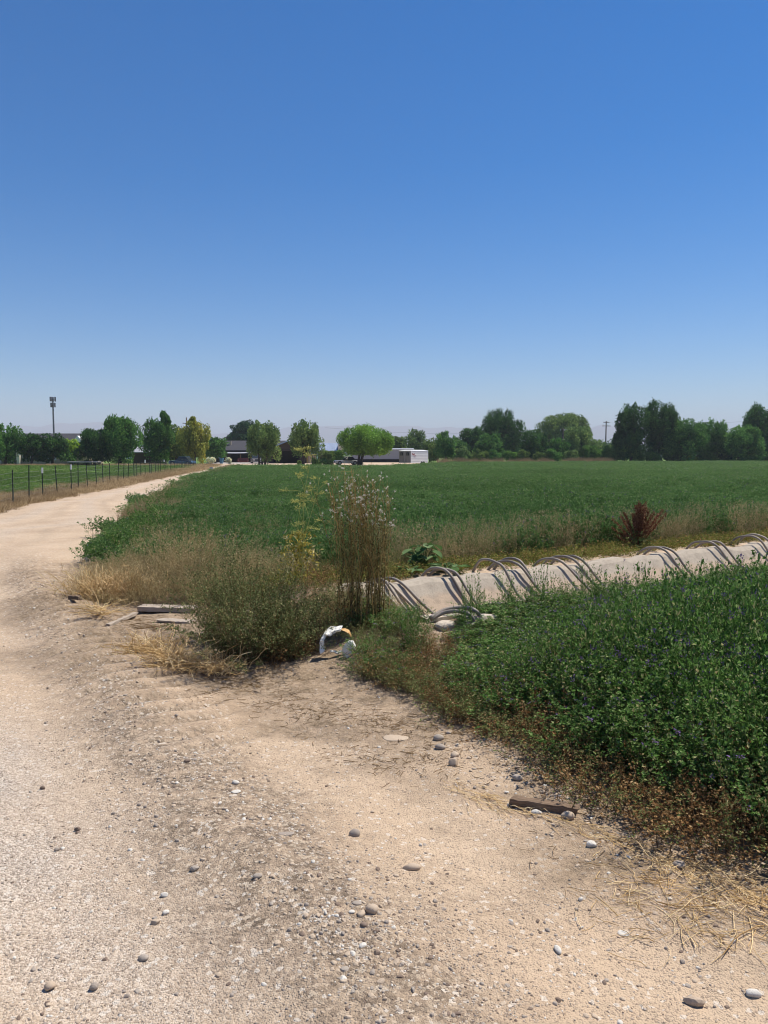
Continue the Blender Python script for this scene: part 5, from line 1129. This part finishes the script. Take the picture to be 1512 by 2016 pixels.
# cars
def car(name, label, px, D, rz, L, Wc, Hc, paint, suv=True, cat='car'):
    r = empty(name, (XD(px, D), D, 0), label, cat, None, rz)
    hb = Hc*.56; prof = [(-L/2, .35), (-L/2+.05, hb*.92), (-L/2+.15, hb), (-L*.28, hb*1.05) if not suv else (-L*.24, hb*1.05), (L/2-.25, hb), (L/2-.05, hb*.85), (L/2, .4), (L/2-.1, .28), (-L/2+.1, .28)]
    prof = [(-x, z) for x, z in prof]
    b = MB(); b.prism(prof, (0, Wc, 0), (0, -Wc/2, 0), (1, 0, 0), (0, 0, 1)); o = b.build('body', M[paint], r); m = o.modifiers.new('b', 'BEVEL'); m.width = .07; m.segments = 3
    if suv: top = [(L*.26, hb), (L*.10, Hc), (-L*.42, Hc), (-L*.48, hb)]
    else: top = [(L*.22, hb), (L*.06, Hc), (-L*.22, Hc), (-L*.38, hb)]
    iw = Wc*.43; V = [(x, s*(Wc/2-.05), z) for x, z in (top[0], top[3]) for s in (-1, 1)]+[(x, s*iw, z) for x, z in (top[1], top[2]) for s in (-1, 1)]
    b = MB(); b.add(V, [[0, 1, 5, 4], [2, 6, 7, 3], [0, 4, 6, 2], [1, 3, 7, 5], [4, 5, 7, 6]]); b.build('window', M['glass_dark'], r)
    b = MB(); V2 = [(x, s*iw, z) for x, z in (top[1], top[2]) for s in (-1, 1)]; b.box(((top[1][0]+top[2][0])/2, 0, Hc+.02), (top[1][0]-top[2][0]+.05, iw*2+.04, .06)); b.build('roof', M[paint], r)
    for q in (-1, 1):
        for x in (L*.32, -L*.32):
            b = MB(); th = np.linspace(0, 2*PI, 17)[:-1]; rr_ = .34
            b.prism([(rr_*math.cos(t), rr_*math.sin(t)) for t in th], (0, .22, 0), (x, q*(Wc/2-.1)-.11, rr_), (1, 0, 0), (0, 0, 1)); wv = b.build('wheel', M['rubber'], r)
            b = MB(); b.prism([(.2*math.cos(t), .2*math.sin(t)) for t in th], (0, .24, 0), (x, q*(Wc/2-.1)-.12, rr_), (1, 0, 0), (0, 0, 1)); b.build('rim', M['steel'], wv)
        b = MB(); b.box((L/2-.03, q*(Wc/2-.3), hb*.75), (.08, .35, .16)); b.build('headlight', M['white_wall'], r)
    b = MB(); b.box((L/2-.0, 0, hb*.72), (.06, Wc-1.05, .2)); b.build('grille', M['rubber'], r); b = MB(); b.box((L/2, 0, .42), (.12, Wc-.1, .18)); b.build('bumper', M['steel'], r)
car('parked_suv', 'grey-brown SUV parked facing the road on the driveway of the dark house', 504, 149, -PI/2+.25, 4.4, 1.8, 1.65, 'tan_paint', True, 'SUV')
car('parked_car', 'silver car parked on the sandy yard under the dome-shaped willow', 682, 126, PI+.25, 4.0, 1.75, 1.35, 'silver_paint', False)
car('parked_car', 'blue car half hidden beneath the yellowing willow', 359, 119, PI-.2, 3.9, 1.7, 1.35, 'blue_paint', False)
# dark barn
D = 150; r = empty('barn', (XD(566, D), D+4, 0), 'dark open-fronted barn with blue metal roof between two pale green trees', 'barn')
facade_with_hole(r, 7.4, 8, 2.7, 0, -.3, 5.2, 2.4, M['dark_siding']); b = MB(); gable(b, 8, 7.4, 2.72, 1.5, axis='y'); b.build('roof', M['blue_roof'], r); b = MB(); b.prism([(-3.6, 2.72), (3.6, 2.72), (0, 4.15)], (0, 7.6, 0), (0, -3.8, 0), (1, 0, 0), (0, 0, 1)); b.build('gable', M['dark_siding'], r)
b = MB(); b.box((3.9, -4.2, 1.2), (.35, .35, 2.4)); b.build('corner_post', M['brown_post'], r)
b = MB(); b.box((4.9, -4.0, .9), (1.3, .1, 1.8)); b.build('side_panel', M['tan_wall'], r)
# metal roofed shed
D = 172; r = empty('metal_roofed_shed', (XD(646, D), D+2, 0), 'small shed with bluish corrugated metal roof and cream end wall', 'shed'); b = MB(); gwalls(b, 4.4, 5, 2.6, 1.5); b.build('wall', M['dark_siding'], r)
b = MB(); gable(b, 3.6, 5, 2.62, 1.5, over=.3)
for q in range(9): b.prism([(-2.8, 2.62-.17+.15), (0, 4.12+.15), (0, 4.12+.22), (-2.8, 2.62-.17+.22)], (.06, 0, 0), (-2.0+q*.5, 0, 0), (0, 1, 0), (0, 0, 1))
b.build('roof', M['metal_roof'], r); b = MB(); b.box((2.75, -.5, 2.0), (.9, 4.5, 4)); b.build('end_wall', M['cream_wall'], r)
b = MB(); b.lathe([(1.15, 0), (1.15, 3.2), (.95, 3.9), (.5, 4.35), (.02, 4.5)], (XD(634, 185), 185, 0), 16); tag(b.build('storage_silo', M['white_wall']), 'white dome-topped tank behind the crooked-trunk tree', 'tank')
# long grey trailer / mobile home
D = 168; x0, x1 = XD(694, D), XD(815, D); L = x1-x0; r = empty('mobile_home', ((x0+x1)/2, D+3, 0), 'long low grey mobile home stretching behind the dome willow', 'mobile home', None, -.12)
b = MB(); b.box((0, 0, 1.75), (L, 3.6, 2.1)); 
for q in range(int(L/.4)): b.box((-L/2+.2+q*.4, -1.81, 1.75), (.04, .03, 2.1))
b.build('wall', M['grey_panel'], r); b = MB(); b.prism([(-1.9, 2.8), (1.9, 2.8), (1.9, 2.86), (0, 3.1), (-1.9, 2.86)], (L+.2, 0, 0), (-L/2-.1, 0, 0), (0, 1, 0), (0, 0, 1)); b.build('roof', M['grey_panel'], r)
b = MB(); b.box((0, .1, .35), (L-.3, 3.2, .7)); b.build('underframe', M['void'], r)
for q in (-.3, -.22, .3): b = MB(); th = np.linspace(0, 2*PI, 13)[:-1]; b.prism([(.45*math.cos(t), .45*math.sin(t)) for t in th], (0, .25, 0), (L*q, -1.75, .45), (1, 0, 0), (0, 0, 1)); b.build('wheel', M['rubber'], r)
# white box trailer with red lettering
D = 124; xc = XD(809, D); r = empty('box_trailer', (xc, D, 0), 'white box trailer with red lettering and dark rear doors at the field end', 'trailer', None, 0)
A = np.array([0, 0]); pr = np.array([XD(843, D+3.4)-xc, 3.4]); plft = np.array([XD(785.5, D+1.2)-xc, 1.2]); pb = pr+plft; zt = 2.27
quad2 = [A, pr, pb, plft]; V = [(p[0], p[1], .35) for p in quad2]+[(p[0], p[1], zt) for p in quad2]
b = MB(); b.add(V, [[0, 1, 5, 4], [1, 2, 6, 5], [2, 3, 7, 6], [3, 2, 1, 0], [0, 4, 7, 3]]); b.build('body', M['white_wall'], r)
cc = sum(quad2)/4; b = MB(); V = [(*(p+(p-cc)*.02), zt) for p in quad2]+[(*(p+(p-cc)*.02), zt+.08) for p in quad2]+[(*(p+(cc-p)*.35), zt+.2) for p in quad2]; b.add(V, [[0, 1, 5, 4], [1, 2, 6, 5], [2, 3, 7, 6], [3, 0, 4, 7], [4, 5, 9, 8], [5, 6, 10, 9], [6, 7, 11, 10], [7, 4, 8, 11], [8, 9, 10, 11]]); b.build('roof', M['white_wall'], r)
ld = plft/np.linalg.norm(plft); ln = np.array([ld[1], -ld[0]]); ln = -ln if ln[1] > 0 else ln; Lw = np.linalg.norm(plft); la = math.atan2(ld[1], ld[0])
for k in range(2):
    m = ld*Lw*(.25+.5*k)+ln*.03; b = MB(); b.box((m[0], m[1], (zt+.4)/2), (Lw*.47, .05, zt-.5), la); dr = b.build('door', M['door_grey'] if 'door_grey' in M else mt('door_grey', (.20, .21, .22), .5), r)
    b = MB(); b.box((m[0]+ln[0]*.05, m[1]+ln[1]*.05, 1.8), (Lw*.2, .04, .5), la); b.build('window', M['glass_dark'], dr)
    b = MB(); b.box((m[0]+ln[0]*.06, m[1]+ln[1]*.06, 1.2), (.05, .05, zt-.8), la); b.build('lock_rod', M['steel'], dr)
rd = pr/np.linalg.norm(pr); rn = np.array([rd[1], -rd[0]]); ra = math.atan2(rd[1], rd[0]); Lr = np.linalg.norm(pr)
for k in range(7): m = rd*Lr/2+rn*.006; b = MB(); b.box((m[0], m[1], .62+k*.25), (Lr-.1, .012, .02), ra); b.build('trim_rail', M['grey_panel'], r)
def text(body, size, loc, ang, mat, parent, name='lettering', sh=.25):
    c = bpy.data.curves.new(name, 'FONT'); c.body = body; c.size = size; c.extrude = .006; c.shear = sh; c.offset = .012; o = bpy.data.objects.new(name, c); COL.objects.link(o); o.location = loc; o.rotation_euler = (PI/2, 0, ang); o.data.materials.append(mat); dg = bpy.context.evaluated_depsgraph_get(); dg.update(); me = bpy.data.meshes.new_from_object(o.evaluated_get(dg)); q = bpy.data.objects.new(name, me); COL.objects.link(q); q.location = loc; q.rotation_euler = (PI/2, 0, ang); q.parent = parent; bpy.data.objects.remove(o); q.name = name; return q
m = rd*.22+rn*.03; text('Bud', .42, (m[0], m[1], 1.62), ra, M['maroon'], r); m = rd*.75+rn*.03
b = MB(); b.tube([(m[0]+rd[0]*t, m[1]+rd[1]*t, 1.42+.12*math.sin(t*5)) for t in np.linspace(0, .55, 8)], .025, 5); b.build('swoosh', M['maroon'], r)
for q in (.62, .74):
    m = rd*Lr*q+rn*.02; b = MB(); b.prism([(.3*math.cos(t), .3*math.sin(t)) for t in np.linspace(0, 2*PI, 13)[:-1]], (-rn[0]*.2, -rn[1]*.2, 0), (m[0], m[1], .3), (rd[0], rd[1], 0), (0, 0, 1)); b.build('wheel', M['rubber'], r)
b = MB(); b.tube([(pb[0]*.6+pr[0]*.4, pb[1], .4), (pr[0]+.9, pr[1]+.8, .45), (pr[0]+1.3, pr[1]+.9, .1)], .05, 6); b.build('tow_bar', M['rubber'], r)
# tan house on the pasture side
D = 132; r = empty('tan_house', (XD(60, D), D+6, 0), 'tan stone house with porch columns behind the dark trees', 'house'); Wd = 190/F*D
b = MB(); gwalls(b, Wd, 11, 2.7, 2.6); b.build('wall', M['tan_wall'], r); b = MB(); gable(b, Wd, 11, 2.72, 2.6); b.build('roof', M['shingle'], r)
b = MB(); b.prism([(-1.9, 2.7), (1.9, 2.7), (0, 4.9)], (0, 3, 0), (XD(158, D)-XD(60, D), -7, 0), (1, 0, 0), (0, 0, 1)); b.build('white_gable', M['white_wall'], r)
b = MB(); b.box((XD(158, D)-XD(60, D), -5.8, 1.35), (3.6, 2, 2.7)); b.build('wing_wall', M['tan_wall'], r)
for px in (3, 16, 27, 40): b = MB(); b.box((XD(px, D)-XD(60, D), -6.6, 1.3), (.5, .5, 2.6)); b.build('porch_column', M['cream_wall'], r)
b = MB(); b.box((XD(20, D)-XD(60, D), -6.4, 2.75), (5, 1.9, .12)); b.build('porch_roof', M['shingle'], r)
for px in (22, 50, 78, 100): win(r, XD(px, D)-XD(60, D), -5.53, 1.4, 1.3, 1.2)
b = MB(); b.box((XD(30, 123), 123.5, .02), (32, 3, .05)); tag(b.build('path', M['concrete_pad']), 'pale concrete path before the tan house', 'path', kind='structure')
# low roofed pergola among the trees
D = 133; r = empty('grey_shed', (XD(285, D), D+3, 0), 'low grey-roofed shed among the trees behind the pasture', 'shed'); b = MB(); gwalls(b, 5, 4, 2.2, .9); b.build('wall', M['dark_siding'], r); b = MB(); gable(b, 5, 4, 2.22, .9); b.build('roof', M['pale_canvas'], r)
# far houses
for (px, D, w_, h, rise, wm, lb) in ((449, 260, 5, 5.2, 2.2, 'white_wall', 'far white gabled house showing above the ranch house roof'), (833, 300, 6, 5.5, 2.0, 'cream_wall', 'far cream house showing above the white box trailer'), (273, 300, 7, 5, 1.8, 'white_wall', 'far white-walled house showing between the pasture trees')):
    r = empty('gabled_house', (XD(px, D), D, 0), lb, 'house'); b = MB(); gwalls(b, 9, w_, h, rise, 'y'); b.build('wall', M[wm], r); b = MB(); gable(b, 9, w_, h+.02, rise, axis='y', over=.3); b.build('roof', M['shingle'], r); win(r, 0, -4.53, 3.8, 1.2, 1.3); win(r, -1.2, -4.53, 1.4, 1, 1.2)
# trampoline
D = 115; r = empty('trampoline', (XD(166, D), D, 0), 'round black trampoline on the pasture edge before the dark trees', 'trampoline'); b = MB(); b.lathe([(.01, .62), (2.2, .6), (2.3, .62), (2.3, .56), (2.2, .54), (.01, .56)], (0, 0, 0), 28); b.build('mat', M['rubber'], r)
b = MB(); th = np.linspace(0, 2*PI, 29); b.tube([(2.35*math.cos(t), 2.35*math.sin(t), .6) for t in th], .05, 6); b.build('rim', M['pale_canvas'], r)
for k in range(6): t = k*PI/3+.2; b = MB(); b.tube([(2.3*math.cos(t), 2.3*math.sin(t), .6), (2.35*math.cos(t), 2.35*math.sin(t), 0)], .03, 6); b.build('leg', M['steel'], r)
# roadside signs
for px, pt_, pb_, D, w_, mm, lb in ((415.5, 919.5, 927, 74, .30, 'grey_sign', 'pale grey sign panel on a post at the road edge, nearest of three'), (430, 920, 926, 86, .26, 'dark_sign', 'small brownish sign panel on a post at the road edge, middle of three'), (444, 916, 921, 98, .2, 'rust_sign', 'tiny rusty sign on a post at the road edge, farthest of three')):
    if mm not in M: mt(mm, {'grey_sign': (.42, .42, .43), 'dark_sign': (.22, .18, .16), 'rust_sign': (.22, .10, .07)}[mm], .6)
    zt, zb = ZD(pt_, D), ZD(pb_, D); r = empty('roadside_sign', (XD(px, D), D, 0), lb, 'sign'); b = MB(); b.box((0, 0, (zt+zb)/2), (w_, .03, zt-zb)); b.build('panel', M[mm], r); b = MB(); b.box((0, .04, zt/2-.05), (.06, .05, zt-.05)); b.build('post', M['post'], r)
# cell tower
D = 400; r = empty('cell_tower', (XD(107.5, D), D, 0), 'slim grey monopole cell tower with antenna clusters above the trees', 'tower'); zt = ZD(782, D)
b = MB(); b.lathe([(.55, 0), (.33, zt)], (0, 0, 0), 12); b.build('pole', M['tower_grey'], r)
for lev in (0, -3.0):
    b = MB(); rr_ = 1.35 if lev == 0 else 1.1
    for k in range(3): t = k*2*PI/3+.3; t2 = t+2*PI/3; b.tube([(rr_*math.cos(t)*.8, rr_*math.sin(t)*.8, zt-1.0+lev), (rr_*math.cos(t2)*.8, rr_*math.sin(t2)*.8, zt-1.0+lev)], .12, 6); b.tube([(0, 0, zt-1.0+lev), (rr_*.8*math.cos(t), rr_*.8*math.sin(t), zt-1+lev)], .1, 6)
    b.build('platform', M['tower_grey'], r)
    for k in range(9): t = k*2*PI/9+.3; b = MB(); b.box((rr_*math.cos(t), rr_*math.sin(t), zt-1+lev), (.35, .25, 2.3), t); b.build('antenna', M['tower_grey'], r)
# utility poles
for px, top, D, arms, lb in ((1192, 829, 190, (.35, 1.2), 'tall wooden utility pole with two cross arms before the tallest dark tree'), (1107.5, 843, 175, (.6,), 'pale double-armed utility pole against the wide olive crown'), (368.5, 822, 160, (1.2,), 'wooden utility pole rising behind the yellowing willow'), (853, 860, 330, (.8,), 'thin far utility pole above the tree line, first of two'), (863.5, 857, 330, (.8,), 'thin far utility pole above the tree line, second of two')):
    zt = ZD(top, D); r = empty('utility_pole', (XD(px, D), D, 0), lb, 'utility pole'); b = MB(); b.lathe([(.2, 0), (.13, zt), (.02, zt+.03)], (0, 0, 0), 8); b.build('pole', M['pole_wood'], r)
    for k, a in enumerate(arms):
        b = MB(); b.box((0, -.18, zt-a), (1.5 if k == 0 else 2.2, .10, .12), .15); c = b.build('cross_arm', M['pole_wood'], r)
        for q in (-.65, 0.35, .65): b = MB(); b.lathe([(.05, 0), (.08, .1), (.05, .25), (.01, .3)], (q, -.18+q*.15, zt-a+.07), 6); b.build('insulator', M['white_wall'], c)
for (pa, ta, Da), (pb2, tb, Db) in (((1107.5, 844, 175), (640, 842, 175)), ((1192, 832, 190), (1600, 815, 170))):
    a0 = np.array([XD(pa, Da), Da, ZD(ta, Da)]); a1 = np.array([XD(pb2, Db), Db, ZD(tb, Db)]); P = [a0*(1-t)+a1*t-np.array([0, 0, 1.2*math.sin(PI*t)]) for t in np.linspace(0, 1, 20)]
    b = MB(); b.tube(P, .012, 4); tag(b.build('overhead_wire', M['post']), 'thin overhead wire running west from the pale double-armed pole' if pa < 1150 else 'thin overhead wire running east from the tall utility pole', 'wire')

# ------------------------------------------------------------------ hills and air
g = np.random.default_rng(71)
def hills(D, zs, seed, name, amp):
    n = 260; xs_ = np.linspace(-D*.9, D*.9, n); ridge = zs*(.45+amp*fbm(xs_/D*9+seed, xs_*0+seed, 5, seed)); rows = []
    prof = [(0, -40), (.25, .35), (.45, .6), (.7, .85), (1, 1), (1.4, .7), (2.2, 0)]
    V = []
    for t, k in prof:
        yy = D+(t-1)*D*.12+np.sin(xs_/D*20)*D*.01; zz = np.full(n, -40.0) if k == -40 else ridge*k*(1-.25*fbm(xs_/D*40, xs_*0+t*9, 3, seed+3)*(k < 1)); V.append(np.stack([xs_, yy, zz], 1))
    V = np.concatenate(V); K = len(prof); f = [[j*n+i, j*n+i+1, (j+1)*n+i+1, (j+1)*n+i] for j in range(K-1) for i in range(n-1)]
    b = MB(); b.add(V, f, 0, None, True); tag(b.build(name, M['hill']), 'faint blue mountains on the horizon', 'hills', kind='structure')
M['hill'] = flat('dry_hillside', (.20, .18, .12), .95, scale=.002, var=.3)
hills(8200, 285, 4, 'hills', 1.0)
b = MB(); b.box((0, 2600, 161), (18400, 13600, 326)); hz = b.build('haze', M['hill']); hz.data.materials.clear()
t = NT('haze_air'); pv = t.n('ShaderNodeVolumePrincipled'); pv.inputs['Color'].default_value = (.86, .90, 1, 1); pv.inputs['Density'].default_value = 2.4e-4; pv.inputs['Anisotropy'].default_value = .0; t.l(pv.outputs[0], t.o.inputs['Volume'])
hz.data.materials.append(t.m); tag(hz, 'thin pale haze in the far air', 'haze', kind='stuff')
print('SCENE DONE')
